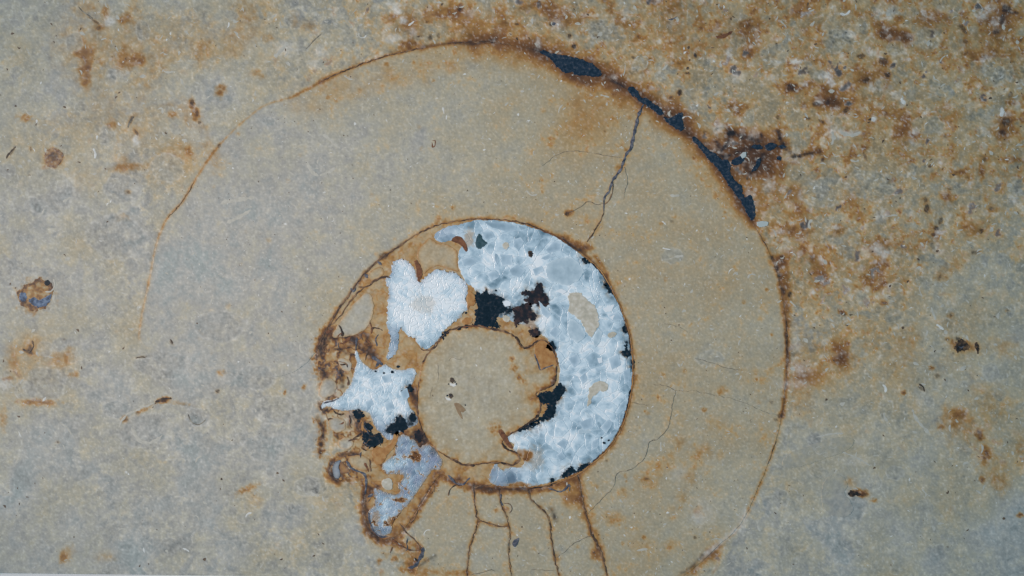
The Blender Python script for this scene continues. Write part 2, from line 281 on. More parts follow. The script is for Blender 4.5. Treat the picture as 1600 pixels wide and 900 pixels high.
# --- rust blots and dark spots in the matrix
blob('rust', 54, 460, 38, 32, 0, .6, .8, 8); blob('rust', 48, 486, 14, 10, 0, .5, .8); blob('rust', 84, 246, 20, 20, 0, .5, .8, 6)
for (x, y, rx, ry, an, a) in ((133,110,16,42,-8,.62),(130,85,22,20,0,.4),(200,95,34,22,-20,.5),(215,95,14,12,0,.6),(195,30,16,14,0,.5),(165,20,8,18,0,.45),(40,184,18,9,5,.58),(84,246,15,16,20,.85),(84,246,26,24,0,.35),(70,262,8,5,0,.5),(200,262,44,9,-6,.4),(190,255,22,20,0,.3),(345,142,12,16,30,.62),(300,162,6,10,0,.7),(305,178,8,14,0,.6),(175,195,10,12,0,.5),(268,178,10,8,0,.4),(295,238,8,14,0,.5),(400,115,20,10,20,.4),(200,300,8,6,0,.6),(192,340,16,9,0,.35),
        (45,540,34,30,0,.26),(20,560,16,34,0,.34),(95,565,30,22,0,.36),(110,555,14,18,0,.3),(115,585,12,8,0,.5),(60,628,44,9,3,.62),(12,592,12,5,-8,.8),(5,655,10,26,0,.4),(255,625,14,7,-15,.85),(225,640,22,6,-28,.45),(280,630,30,5,8,.3),(385,765,30,8,-24,.5),(400,780,16,18,0,.3),(195,655,8,10,0,.5),(345,583,10,8,0,.45),(105,865,16,20,0,.4),(98,872,8,16,10,.5),(165,870,26,14,0,.25),(475,605,5,8,20,.6),(445,613,3,6,20,.7),
        (1315,555,22,34,-20,.6),(1312,562,16,12,0,.5),(1315,487,10,6,30,.9),(1360,440,14,22,-50,.62),(1380,473,8,6,0,.75),(1395,455,16,16,0,.3),(1500,538,26,12,8,.6),(1275,420,14,22,0,.35),(1270,590,40,22,0,.4),(1345,770,18,10,0,.7),(1366,782,10,6,0,.5),(1328,753,18,12,0,.35),(1500,645,16,12,0,.55),(1490,655,40,26,20,.35),(1530,680,10,14,0,.7),(1540,710,12,20,0,.7),(1535,750,8,8,0,.7),(1560,740,24,50,-20,.4),(1595,705,12,30,0,.45),(1593,805,8,6,0,.8),(1412,613,6,6,0,.8),(1470,668,8,6,0,.5),(1455,575,8,6,0,.6),
        (1395,55,44,22,30,.65),(1380,50,24,16,0,.6),(1420,60,18,10,20,.7),(1450,30,24,30,0,.4),(1240,20,30,14,-30,.4),(1300,150,60,30,10,.5),(1240,138,16,10,0,.8),(1300,160,24,12,0,.7),(1350,120,50,22,0,.4),(1405,30,10,10,0,.5),(1560,30,40,40,0,.5),(1540,90,50,26,0,.55),(1570,200,26,34,10,.6),(1580,160,16,8,0,.6),(1410,210,20,26,0,.5),(1480,310,16,14,0,.6),(1500,270,20,8,-10,.6),(1535,268,8,14,0,.6),(1395,282,10,6,0,.7),(1580,250,34,8,0,.5),(1240,300,24,20,0,.4),(1230,360,50,20,10,.5),(1310,360,20,14,0,.5),(1395,385,60,16,10,.45),(1450,380,30,20,0,.4),(1520,360,30,22,0,.45),
        (700,20,60,20,0,.4),(640,40,30,30,0,.5),(610,30,12,12,0,.5),(850,10,50,16,0,.5),(720,10,6,8,0,.8),(890,30,30,20,0,.5),(970,30,30,16,30,.5),(1000,110,24,16,0,.35),(640,70,26,12,-10,.6),(790,40,20,12,0,.4),(1130,55,14,5,-20,.75),(1060,100,24,12,0,.4),(1170,40,24,16,-30,.6),(1165,80,20,24,0,.35),(1205,90,18,8,0,.4),(480,40,30,14,0,.3),(460,30,10,16,0,.4),(420,60,16,10,0,.35),(1150,170,24,20,0,.6)):
    blob('rust', x, y, rx, ry, an, a * 1.05, .7)
for (x, y, rx, ry, an, a) in ((1345,88,8,5,-15,.9),(1380,95,10,7,10,.75),(1387,117,6,5,0,.95),(1353,125,7,5,-20,.85),(1235,137,8,8,0,.85),(1275,163,8,5,0,.9),(1293,160,5,5,0,.8),(1322,172,8,5,-40,.85),(1262,185,6,3,10,.9),(1284,190,6,3,30,.8),(1215,183,4,4,0,.7),(1573,14,9,8,20,.95),(1585,20,9,3,0,.9),(1566,30,5,12,15,.9),(1556,50,8,4,-20,.8),(1505,45,4,12,-30,.75),(1508,65,5,4,0,.7),(1572,190,8,9,0,.9),(1567,207,6,5,20,.85),(1579,148,5,6,0,.6),(1448,326,5,9,0,.95),(1446,312,4,5,0,.7),(1470,345,4,8,20,.85),(1463,357,6,4,30,.9),(1458,366,5,3,0,.8),(1534,360,4,4,40,.85),(1524,394,8,4,0,.7),(1352,245,3,9,-20,.75),(1453,259,4,2,-30,.95),(1240,245,6,3,10,.9),(1262,240,14,2,-8,.7),(1285,250,3,6,30,.85),(1218,212,3,10,-20,.8),(1190,212,3,5,0,.7),
        (1503,542,11,8,-10,.9),(1498,530,6,4,30,.9),(1527,542,4,8,-20,.8),(1480,530,4,3,0,.7),(1318,491,5,3,20,.8),(1334,770,8,5,-10,.9),(1350,773,8,3,0,.7),(1465,587,5,5,0,.6),(1440,607,8,3,40,.7),(1383,474,4,3,0,.5),
        (300,160,4,6,0,.8),(308,178,3,7,0,.6),(312,192,3,3,0,.7),(342,228,3,5,20,.7),(205,187,3,9,25,.8),(213,207,3,6,-30,.7),(148,33,2,14,-55,.6),(154,44,5,4,0,.6),(20,235,2,12,32,.7),(48,233,2,4,0,.8),(84,244,8,9,0,.55),(200,300,3,3,0,.6),(45,550,10,3,20,.7),(47,546,4,8,0,.8),(100,530,3,2,0,.4),(220,558,9,1.6,-10,.7),(340,611,4,3,0,.8),(256,625,8,4,-15,.8),(215,645,4,4,0,.5),(196,655,6,4,0,.6),(90,691,3,2,0,.7),(268,536,4,2,50,.6),
        (718,15,4,4,0,.9),(842,6,4,8,0,.7),(862,38,6,4,0,.8),(890,56,4,4,0,.9),(897,72,5,5,0,.95),(807,38,4,2,0,.7),(990,90,5,3,30,.75),(1086,87,3,4,0,.6),(1075,115,5,2,10,.7),(672,58,4,6,0,.7),(685,56,3,5,0,.6),(667,34,3,2,0,.7),(1062,145,5,6,10,.95),(1048,152,4,2,-30,.7),(1142,208,9,5,0,.95),(1160,216,4,3,0,.8),(1130,232,3,9,35,.85),(1125,243,5,3,0,.6),
        (948,720,3,2,0,.6),(1011,748,4,3,0,.6),(1086,840,4,3,-20,.7),(1205,628,4,3,0,.6),(1218,650,5,4,0,.7),(1212,656,5,3,20,.6),(1015,190,2,2,0,.5),(886,334,4,4,0,.9),(945,205,2,2,0,.5),(1050,346,4,3,0,.4),(600,400,9,7,0,.6)):
    blob('dark', x, y, rx * .82, ry * .82, an, a * (.8 if x > 1190 else .95), .7, 4, hard=1); blob('rust', x, y, rx * 1.9, ry * 1.9, an, a * .42, .5)
# --- pale clouds
for (x, y, rx, ry, a) in ((172,33,12,10,.85),(213,220,8,12,.8),(620,18,10,8,.7),(630,32,8,8,.8),(645,50,8,8,.6),(610,60,16,10,.5),(445,75,22,14,.5),(500,80,12,14,.5),(490,100,14,10,.4),(1243,96,13,6,.85),(1288,118,14,9,.75),(1300,130,8,8,.6),(1255,132,8,5,.6),(1280,160,6,5,.7),(1300,205,10,16,.5),(1330,208,24,5,.6),(1380,395,16,10,.7),(1370,385,10,8,.6),(1410,160,6,8,.6),(1366,185,5,8,.6),(1365,140,5,6,.6),(1430,205,8,8,.6),(1306,355,8,5,.7),(1565,172,4,8,.6),(1370,390,14,8,.4),(1150,120,12,14,.5),(1180,45,8,4,.4),(6,600,14,14,.7),(1440,620,16,20,.3),(640,690,10,6,0),(1250,575,22,16,.45),(1245,540,12,14,.4),(1240,600,40,10,.35),(1100,800,30,30,.3),(1090,810,12,14,.4),(1060,740,18,16,.25),(1340,690,20,8,.3),(1330,720,34,12,.3),(1500,600,30,8,.2),(110,300,34,30,.2),(340,500,20,10,.2),(500,620,20,30,.2),(580,640,16,14,.35),(545,655,14,12,.4),(520,610,16,12,.4),(225,675,26,18,.25),(300,560,20,16,.2),(410,650,14,14,.2),(165,215,8,14,.3)):
    blob('pale', x, y, rx, ry, 0, a, .8, 7)
_r = random.Random(77)
for k in range(90):
    x, y = _r.uniform(560, 1600), _r.uniform(0, 420)
    if bil(f_amm, np.array([x]), np.array([y]))[0] < -12 and x + .5 * (450 - y) > 800: q_ = _r.uniform(4, 15); blob('pale', x, y, q_, q_ * _r.uniform(.4, 1), _r.uniform(0, 180), _r.uniform(.25, .6), .9, 6)
for k in range(80):
    x, y = _r.uniform(900, 1600), _r.uniform(0, 520)
    if bil(f_amm, np.array([x]), np.array([y]))[0] < -12: q_ = _r.uniform(2.5, 6); blob('dark', x, y, q_, q_ * _r.uniform(.4, 1), _r.uniform(0, 180), _r.uniform(.2, .7), .8, 4); blob('rust', x, y, q_ * 2.4, q_ * 2, 0, _r.uniform(.2, .45), .7)
# grey ghost grains: rounded pebbles and shells in the matrix
def ghost(x, y, rx, ry, an, rim=.30, cool=.34):
    m = max(rx, ry) * 1.6; sl = sub(x - m, x + m, y - m, y + m); a = math.radians(an); gx, gy = X[sl], Y[sl]
    if gx.size == 0: return
    u = (gx - x) * math.cos(a) + (gy - y) * math.sin(a); v = -(gx - x) * math.sin(a) + (gy - y) * math.cos(a)
    d = np.hypot(u / rx, v / ry) + fbm(gx, gy, max(6, min(rx, ry)), _sd[0], 2) * .16; _sd[0] += 1
    k = sst(1.02, .90, d); F['warm'][sl] *= 1 - cool * k; F['rust'][sl] *= 1 - 1.2 * cool * k
    F['grain'][sl] -= .20 * k * (0.5 + 1.0 * fbm(gx, gy, 6, 3, 2)); put('pale', sl, 1.4 * rim * np.exp(-((d - 1.0) / .07) ** 2) * (.5 + fbm(gx, gy, 9, 4, 2)))
for g in ((78,300,36,38,0),(180,370,46,34,10),(190,295,28,24,0),(262,262,26,22,0),(70,545,14,12,0),(70,600,34,26,0),(40,610,18,16,0),(225,672,38,26,-20),(308,652,20,14,20),(205,595,6,6,0),(196,607,4,4,0),(255,570,40,22,0),(420,190,10,7,0),(345,510,40,24,0),(1395,455,15,14,0),(1560,110,26,22,20),(1310,65,26,20,0),(1210,85,20,16,0),(1400,75,14,12,0),(1325,790,30,22,20),(1450,195,26,14,0),(1360,290,40,24,10),(1290,300,40,22,-5),(1450,60,22,18,0),(1320,40,34,20,0),(1260,110,14,16,0),(380,810,10,8,0),(180,640,20,14,0),(530,600,22,20,0),(540,658,18,16,0),(500,640,14,20,0),(430,640,34,22,0),(415,700,34,20,10),(400,590,30,20,0),(480,760,20,16,0),(1110,560,22,14,0),(1050,400,18,12,0)):
    ghost(*g)
for k in range(420):
    x, y = random.uniform(0, 1600), random.uniform(0, 895)
    if bil(f_amm, np.array([x]), np.array([y]))[0] < -20: r = random.uniform(5, 16); ghost(x, y, r, r * random.uniform(.5, 1), random.uniform(0, 180), random.uniform(.1, .4), random.uniform(.05, .35))

# ------------------------------------------------------------------ materials
def mat_base(name):
    m = bpy.data.materials.new(name); m.use_nodes = True; nt = m.node_tree; b = nt.nodes['Principled BSDF']
    return m, nt, b
def attr(nt, n):
    a = nt.nodes.new('ShaderNodeAttribute'); a.attribute_type = 'GEOMETRY'; a.attribute_name = n; return a.outputs['Fac']
def ramp(nt, fac, stops):
    r = nt.nodes.new('ShaderNodeValToRGB'); e = r.color_ramp.elements
    while len(e) < len(stops): e.new(0.5)
    for q, (p, c) in zip(e, stops): q.position = p; q.color = (*c, 1)
    nt.links.new(fac, r.inputs[0]); return r.outputs[0]
def mix(nt, fac, a, b, mode='MIX'):
    m = nt.nodes.new('ShaderNodeMix'); m.data_type = 'RGBA'; m.blend_type = mode
    for s, v in ((0, fac), (6, a), (7, b)):
        if isinstance(v, (int, float)): m.inputs[s].default_value = v
        elif isinstance(v, tuple): m.inputs[s].default_value = (*v, 1)
        else: nt.links.new(v, m.inputs[s])
    return m.outputs[2]
def math_(nt, op, a, b=0.0, clamp=False):
    m = nt.nodes.new('ShaderNodeMath'); m.operation = op; m.use_clamp = clamp
    for k, v in enumerate((a, b)):
        if isinstance(v, (int, float)): m.inputs[k].default_value = v
        else: nt.links.new(v, m.inputs[k])
    return m.outputs[0]
def noise(nt, scale_px, detail=2, rough=.55):
    t = nt.nodes.new('ShaderNodeTexCoord'); n = nt.nodes.new('ShaderNodeTexNoise'); n.inputs['Scale'].default_value = 1 / (scale_px * S)
    n.inputs['Detail'].default_value = detail; n.inputs['Roughness'].default_value = rough
    nt.links.new(t.outputs['Object'], n.inputs['Vector']); return n.outputs[0]
def bump(nt, b, h, strength, dist):
    p = nt.nodes.new('ShaderNodeBump'); p.inputs['Strength'].default_value = strength; p.inputs['Distance'].default_value = dist
    nt.links.new(h, p.inputs['Height']); nt.links.new(p.outputs[0], b.inputs['Normal'])
RUST = [(0.0, (.48, .40, .27)), (.30, (.50, .315, .125)), (.52, (.42, .210, .058)), (.78, (.235, .095, .026)), (1.0, (.085, .035, .016))]
def stone():
    m, nt, b = mat_base('polished limestone')
    base = ramp(nt, attr(nt, 'warm'), [(0.0, (.382, .425, .400)), (.16, (.425, .422, .386)), (.30, (.450, .422, .368)), (.45, (.455, .422, .340)), (.70, (.465, .400, .278)), (1.0, (.440, .332, .190))])
    r = attr(nt, 'rust')
    c = mix(nt, math_(nt, 'MULTIPLY', r, 1.9, True), base, ramp(nt, r, RUST))
    c = mix(nt, attr(nt, 'lilac'), c, (.26, .27, .34))
    c = mix(nt, attr(nt, 'pale'), c, (.70, .66, .60))
    c = mix(nt, attr(nt, 'dark'), c, (.022, .016, .018))
    g = math_(nt, 'ADD', math_(nt, 'MULTIPLY', attr(nt, 'grain'), .90), .55)
    n = math_(nt, 'ADD', math_(nt, 'MULTIPLY', noise(nt, 2.6, 2), .30), .85)
    mm = nt.nodes.new('ShaderNodeVectorMath'); mm.operation = 'SCALE'; nt.links.new(c, mm.inputs[0]); nt.links.new(math_(nt, 'MULTIPLY', g, n), mm.inputs['Scale'])
    nt.links.new(mm.outputs[0], b.inputs['Base Color'])
    nt.links.new(math_(nt, 'ADD', math_(nt, 'MULTIPLY', noise(nt, 7, 3), .25), .28), b.inputs['Roughness'])
    bump(nt, b, noise(nt, 4, 3), .12, .05 * MM)
    return m
def calcite():
    m, nt, b = mat_base('calcite')
    n = math_(nt, 'MULTIPLY', math_(nt, 'SUBTRACT', noise(nt, 7, 4, .6), .5), .20)
    t = math_(nt, 'ADD', attr(nt, 'tone'), n, True)
    c = ramp(nt, t, [(0, (.09, .165, .22)), (.3, (.235, .345, .420)), (.6, (.44, .575, .665)), (.85, (.67, .79, .86)), (1, (.88, .92, .94))])
    c = mix(nt, attr(nt, 'lilac'), c, (.27, .29, .40))
    r = attr(nt, 'rust'); c = mix(nt, math_(nt, 'MULTIPLY', r, 1.6, True), c, ramp(nt, r, RUST))
    c = mix(nt, attr(nt, 'dark'), c, (.018, .018, .022))
    nt.links.new(c, b.inputs['Base Color']); b.inputs['Roughness'].default_value = .22
    b.inputs['IOR'].default_value = 1.55
    bump(nt, b, noise(nt, 6, 3), .10, .05 * MM)
    return m
def plain(name, stops, size, rough=.3, detail=4):
    m, nt, b = mat_base(name)
    c = ramp(nt, noise(nt, size, detail, .6), stops); nt.links.new(c, b.inputs['Base Color']); b.inputs['Roughness'].default_value = rough
    bump(nt, b, noise(nt, size * .6, 3), .25, .08 * MM)
    return m
M_STONE = stone(); M_CALC = calcite()
M_BLACK = plain('black manganese crust', [(.34, (.003, .007, .013)), (.52, (.007, .013, .022)), (.60, (.020, .026, .036)), (.68, (.07, .05, .045))], 5, .28)
M_SHELL = plain('blue black shell', [(.30, (.008, .014, .026)), (.48, (.016, .028, .050)), (.60, (.040, .052, .075)), (.70, (.12, .10, .10))], 4, .3)
M_VEIN = plain('grey vein', [(.3, (.035, .035, .045)), (.5, (.10, .10, .125)), (.7, (.26, .24, .25))], 5, .3)
M_BROWNBLACK = plain('brown black crust', [(.34, (.006, .008, .012)), (.50, (.022, .014, .018)), (.66, (.085, .042, .030))], 8, .35)
M_BLUE = plain('slate blue vein', [(.3, (.02, .025, .035)), (.48, (.07, .11, .19)), (.62, (.20, .26, .36))], 6, .3)
M_HAIR = plain('hair crack', [(.38, (.07, .06, .05)), (.55, (.22, .19, .145)), (.65, (.36, .32, .25))], 9, .6)
M_CRACK = plain('dark crack', [(.35, (.03, .022, .018)), (.6, (.12, .08, .05))], 6, .6)
M_SEPT = plain('brown septum', [(.36, (.035, .020, .016)), (.50, (.12, .06, .032)), (.62, (.30, .17, .085))], 13, .5)
M_CHALK = plain('cream chalk', [(.3, (.44, .41, .33)), (.5, (.56, .51, .41)), (.65, (.66, .62, .54))], 7, .5)
M_DARKIRON = plain('dark iron crust', [(.35, (.012, .009, .009)), (.52, (.06, .032, .018)), (.66, (.20, .11, .05))], 6, .4)
M_ORANGE = plain('orange ironstone', [(.25, (.26, .10, .03)), (.5, (.44, .21, .065)), (.75, (.52, .31, .13))], 8, .4)
M_BROWN = plain('red brown ironstone', [(.3, (.10, .035, .016)), (.6, (.24, .095, .04))], 5, .4)
M_FLW = plain('white shell', [(.3, (.60, .57, .52)), (.6, (.80, .78, .73))], 6, .4)
M_FLC = plain('cream shell', [(.3, (.46, .43, .36)), (.6, (.58, .54, .46))], 6, .4)
M_FLD = plain('dark grain', [(.3, (.05, .03, .02)), (.6, (.16, .10, .06))], 6, .5)
M_WHITE = plain('white paint', [(.3, (.86, .86, .86)), (.6, (.90, .90, .90))], 60, .5)
M_GREEN = plain('dark green calcite', [(.3, (.02, .05, .06)), (.7, (.08, .13, .15))], 5, .2)
M_CLEAR = plain('clear calcite', [(.3, (.47, .52, .50)), (.7, (.56, .60, .58))], 14, .15)

# ------------------------------------------------------------------ mesh building
def thing(name, label, cat, loc=(0, 0, 0), group=None):
    o = bpy.data.objects.new(name, None); COL.objects.link(o); o.location = loc; o.empty_display_size = .01
    o['label'] = label; o['category'] = cat
    if group: o['group'] = group
    return o
def make(name, V, T, mats, parent=None, attrs=None, smooth_=True, label=None, kind=None, quads=None):
    me = bpy.data.meshes.new(name)
    nt_ = len(T); nq = 0 if quads is None else len(quads)
    me.vertices.add(len(V)); me.vertices.foreach_set('co', np.asarray(V, np.float32).ravel())
    lp = np.concatenate([np.asarray(T, np.int32).ravel()] + ([np.asarray(quads, np.int32).ravel()] if nq else []))
    me.loops.add(len(lp)); me.loops.foreach_set('vertex_index', lp)
    st = np.concatenate([np.arange(nt_) * 3, nt_ * 3 + np.arange(nq) * 4]).astype(np.int32)
    tot = np.concatenate([np.full(nt_, 3), np.full(nq, 4)]).astype(np.int32)
    me.polygons.add(nt_ + nq); me.polygons.foreach_set('loop_start', st); me.polygons.foreach_set('loop_total', tot)
    if attrs:
        for k, a in attrs.items():
            at = me.attributes.new(k, 'FLOAT', 'POINT'); at.data.foreach_set('value', np.asarray(a, np.float32))
    me.update(calc_edges=True); me.validate()
    for m in (mats if isinstance(mats, (list, tuple)) else [mats]): me.materials.append(m)
    o = bpy.data.objects.new(name, me); COL.objects.link(o)
    if parent is not None: o.parent = parent
    if label: o['label'] = label
    if kind: o['kind'] = kind
    return o
def march(gx, gy, f):
    """triangles of a grid clipped to f > 0; returns plan points, triangles, contour edges, and (a, b, t) for interpolating fields"""
    ny, nx = f.shape; fl = f.ravel(); idx = np.arange(nx * ny).reshape(ny, nx)
    a = idx[:-1, :-1].ravel(); b = idx[:-1, 1:].ravel(); c = idx[1:, 1:].ravel(); d = idx[1:, :-1].ravel()
    T = np.concatenate([np.stack([a, c, b], 1), np.stack([a, d, c], 1)])      # image y runs down: this order faces +Z
    ins = fl[T] > 0; n = ins.sum(1)
    full = T[n == 3]
    def rot(t, k): r = np.stack([np.roll(t[i], -k[i]) for i in range(len(t))]) if len(t) else t; return r
    def rotv(t, k):
        q = (np.arange(3)[None] + k[:, None]) % 3; return np.take_along_axis(t, q, 1)
    one = T[n == 1]; one = rotv(one, np.argmax(fl[one] > 0, 1)) if len(one) else one.reshape(0, 3)
    two = T[n == 2]; two = rotv(two, np.argmin(fl[two] > 0, 1)) if len(two) else two.reshape(0, 3)
    N = nx * ny
    pa = np.concatenate([one[:, 0], one[:, 0], two[:, 1], two[:, 2]]); pb = np.concatenate([one[:, 1], one[:, 2], two[:, 0], two[:, 0]])   # inside, outside
    key = pa.astype(np.int64) * N + pb; uk, inv = np.unique(key, return_inverse=True)
    ea = uk // N; eb = uk % N; t = fl[ea] / (fl[ea] - fl[eb] + 1e-12); t = np.clip(t, .02, .98)
    k1 = len(one); k2 = len(two); E = inv + N
    e1, e2, e3, e4 = E[:k1], E[k1:2 * k1], E[2 * k1:2 * k1 + k2], E[2 * k1 + k2:]
    tri = np.concatenate([full, np.stack([one[:, 0], e1, e2], 1), np.stack([two[:, 1], two[:, 2], e4], 1), np.stack([two[:, 1], e4, e3], 1)])
    cont = np.concatenate([np.stack([e1, e2], 1), np.stack([e4, e3], 1)])
    used, tri2 = np.unique(tri, return_inverse=True); tri2 = tri2.reshape(-1, 3)
    mp = {}
    A_ = np.where(used < N, used, 0); B_ = A_.copy(); tt = np.zeros(len(used))
    e = used >= N; A_[e] = ea[used[e] - N]; B_[e] = eb[used[e] - N]; tt[e] = t[used[e] - N]
    cont = np.searchsorted(used, cont)
    yy, xx = np.meshgrid(np.arange(ny), np.arange(nx), indexing='ij'); PX = gx[xx.ravel()]; PY = gy[yy.ravel()]
    px = PX[A_] * (1 - tt) + PX[B_] * tt; py = PY[A_] * (1 - tt) + PY[B_] * tt
    return px, py, tri2, cont, (A_, B_, tt)
def w3(px, py, z): return np.stack([(px - 800) * S, (450 - py) * S, np.broadcast_to(z, px.shape)], 1)
def skirted(px, py, tri, cont, z, depth):
    n = len(px); ed = np.unique(cont); low = np.full(n, -1); low[ed] = n + np.arange(len(ed))
    V = np.concatenate([w3(px, py, z), w3(px[ed], py[ed], (z[ed] if np.ndim(z) else z) - depth)])
    Q = np.stack([cont[:, 0], cont[:, 1], low[cont[:, 1]], low[cont[:, 0]]], 1)[:, ::-1]
    return V, Q, ed
FK = ('warm', 'rust', 'dark', 'pale', 'lilac', 'grain')
def face_part(name, f, z, parent, depth=.6 * MM, label=None):
    px, py, tri, cont, (a, b, t) = march(xs, ys, f)
    V, Q, ed = skirted(px, py, tri, cont, z, depth)
    at = {}
    for k in FK:
        fl = F[k].ravel(); v = fl[a] * (1 - t) + fl[b] * t; at[k] = np.concatenate([v, v[ed]])
    return make(name, V, tri, M_STONE, parent, at, quads=Q, label=label)
def grid_for(P, sp, m=6):
    P = np.asarray(P); gx = np.arange(P[:, 0].min() - m, P[:, 0].max() + m, sp); gy = np.arange(P[:, 1].min() - m, P[:, 1].max() + m, sp)
    return gx, gy
def patch(name, poly, z, mat, parent, sp=1.0, rough=1.0, rsize=5, depth=.5 * MM, smooth_=True, extra=None, label=None, sm_step=3, seed=None):
    _sd[0] += 1; seed = seed or _sd[0]
    P = smooth(poly, True, sm_step) if smooth_ else np.array(poly, float)
    gx, gy = grid_for(P, sp); GX, GY = np.meshgrid(gx, gy)
    f = sdf(P, GX, GY) + fbm(GX, GY, rsize, seed, 3) * rough
    px, py, tri, cont, (a, b, t) = march(gx, gy, f)
    if len(tri) == 0: return None
    V, Q, ed = skirted(px, py, tri, cont, z, depth)
    at = {}
    if mat in (M_STONE, M_CALC):
        at = {k: bil(F[k], px, py) for k in FK}
        fl = f.ravel(); sd = fl[a] * (1 - t) + fl[b] * t
        if extra: extra(at, px, py, sd)
        at = {k: np.concatenate([v, v[ed]]) for k, v in at.items()}
    return make(name, V, tri, mat, parent, at, quads=Q, label=label)
def ribbon(name, pts, w0, w1, z, mat, parent, jit=.8, step=2.5, gaps=0, label=None):
    """a thin filled crack: a low ridge with tapering, uneven width (pixels)"""
    P = smooth(pts, False, step); P = P[(895.6 + .0112 * P[:, 0]) - P[:, 1] > 1.5]; n = len(P); _sd[0] += 1; s = _sd[0]
    if n < 3: return None
    P = P + np.stack([fbm(P[:, 0], P[:, 1], 9, s, 2), fbm(P[:, 0], P[:, 1], 9, s + 50, 2)], 1) * jit
    T = np.gradient(P, axis=0); T /= np.linalg.norm(T, axis=1)[:, None] + 1e-9; N_ = np.stack([-T[:, 1], T[:, 0]], 1)
    q = np.linspace(0, 1, n); w = (w0 + (w1 - w0) * q) * np.clip(1 + .9 * fbm(P[:, 0], P[:, 1], 7, s + 9, 2), .25, 2) * np.minimum(1, np.minimum(q, 1 - q) * 8 + .25)
    L = P + N_ * w[:, None] / 2; R = P - N_ * w[:, None] / 2
    V = np.concatenate([w3(L[:, 0], L[:, 1], z - .03 * MM), w3(P[:, 0], P[:, 1], z), w3(R[:, 0], R[:, 1], z - .03 * MM)])
    i = np.arange(n - 1)
    Q = np.concatenate([np.stack([i, i + 1, n + i + 1, n + i], 1), np.stack([n + i, n + i + 1, 2 * n + i + 1, 2 * n + i], 1)])
    a_, b_, c_ = V[Q[0, 0]], V[Q[0, 1]], V[Q[0, 2]]
    if np.cross(b_ - a_, c_ - a_)[2] < 0: Q = Q[:, ::-1]
    return make(name, V, np.zeros((0, 3), int), mat, parent, quads=Q, label=label)

# ------------------------------------------------------------------ setting
def box_prism(name, corners, z0, z1, mat, parent=None, kind=None):
    n = len(corners); V = [(x, y, z0) for x, y in corners] + [(x, y, z1) for x, y in corners]
    me = bpy.data.meshes.new(name)
    me.from_pydata(V, [], [list(range(n))[::-1], [n + k for k in range(n)]] + [[k, (k + 1) % n, n + (k + 1) % n, n + k] for k in range(n)])
    me.materials.append(mat); o = bpy.data.objects.new(name, me); COL.objects.link(o)
    if parent is not None: o.parent = parent
    if kind: o['kind'] = kind
    return o
box_prism('white_tabletop', [(-.9, -.7), (.9, -.7), (.9, .6), (-.9, .6)], -.050, -.0081, M_WHITE, None, 'structure')

slab = thing('limestone_slab', 'polished grey and tan limestone slab stained with rust, filling the view around the ammonite', 'stone slab', (0, 0, -.008))
# everything is laid out in place; parents sit at their own base, so children keep their place through the inverse matrix
_make = make
def make(name, V, T, mats, parent=None, *a, **k):
    if parent is not None:
        o = parent; off = np.zeros(3)
        while o is not None: off += np.array(o.location); o = o.parent
        V = np.asarray(V) - off
    return _make(name, V, T, mats, parent, *a, **k)

Z_SLAB, Z_BODY, Z_CH, Z_IN, Z_CAL, Z_CORE, Z_TOP = [k * MM for k in (0, .03, .045, .06, .11, .13, .17)]
so = face_part('stone_face', np.minimum(f_edge, 4 - f_amm), Z_SLAB, slab, 2 * MM)
c = [((-240 - 800) * S, (450 + 160) * S), ((1840 - 800) * S, (450 + 160) * S), ((1840 - 800) * S, (450 - 895.6 - .0112 * 1840) * S), ((-240 - 800) * S, (450 - 895.6 + .0112 * 240) * S)]
cc = [(x * .9995, y * .9995) for x, y in c][::-1]
b = box_prism('stone_body', cc, 0, .008 - .35 * MM, M_STONE, slab)
for k in FK:
    at = b.data.attributes.new(k, 'FLOAT', 'POINT'); at.data.foreach_set('value', [.5 if k in ('grain', 'warm') else 0] * len(b.data.vertices))

# ------------------------------------------------------------------ the ammonite
amm = thing('ammonite_fossil', 'large coiled ammonite, cut and polished, with white crystals at its centre, in the slab', 'fossil', (750 * S - 800 * S, (450 - 610) * S, -.0003))
face_part('body_chamber', np.minimum(np.minimum(f_body, 4 - f_inner), f_edge - .2), Z_BODY, amm, .5 * MM)
for k, fc in enumerate(f_ch):
    face_part('chamber', np.minimum(np.minimum(fc, 5 - f_inner), f_edge - .2), Z_CH, amm, .4 * MM)
def inner_x(at, x, y, sd):
    n = fbm(x, y, 12, 71, 3); m = fbm(x, y, 26, 72, 3); k = fbm(x, y, 5, 74, 3)
    left = sst(600, 525, x) * sst(500, 540, y)
    v = np.abs(fbm(x, y, 24, 73, 3)); rid = np.exp(-(v / .07) ** 2) * sst(-.3, .3, n + .3)
    v2 = np.abs(fbm(x + 90, y, 13, 75, 3)); rid2 = np.exp(-(v2 / .06) ** 2) * sst(-.1, .5, m)
    at['warm'] = np.clip(.80 - .45 * left * sst(0, .4, m) + .30 * m, 0, 1.2); at['grain'] = .5 + .22 * n + .18 * k
    at['rust'] = np.clip(at['rust'] * (.86 + .40 * m - .45 * left * sst(-.1, .4, n)) + .04 + rid * (.16 + .44 * left) + rid2 * (.12 + .4 * left), 0, 1)
    at['dark'] = np.clip(at['dark'] + rid * left * .55 * sst(0, .4, k + .2) + rid2 * left * .5 * sst(0, .4, k), 0, 1)
    at['lilac'] = np.clip(rid * left * .4 * sst(.1, .5, m + k * .4), 0, 1)
patch('inner_whorl', INNER, Z_IN, M_STONE, amm, 1.1, 1.2, 7, extra=inner_x)
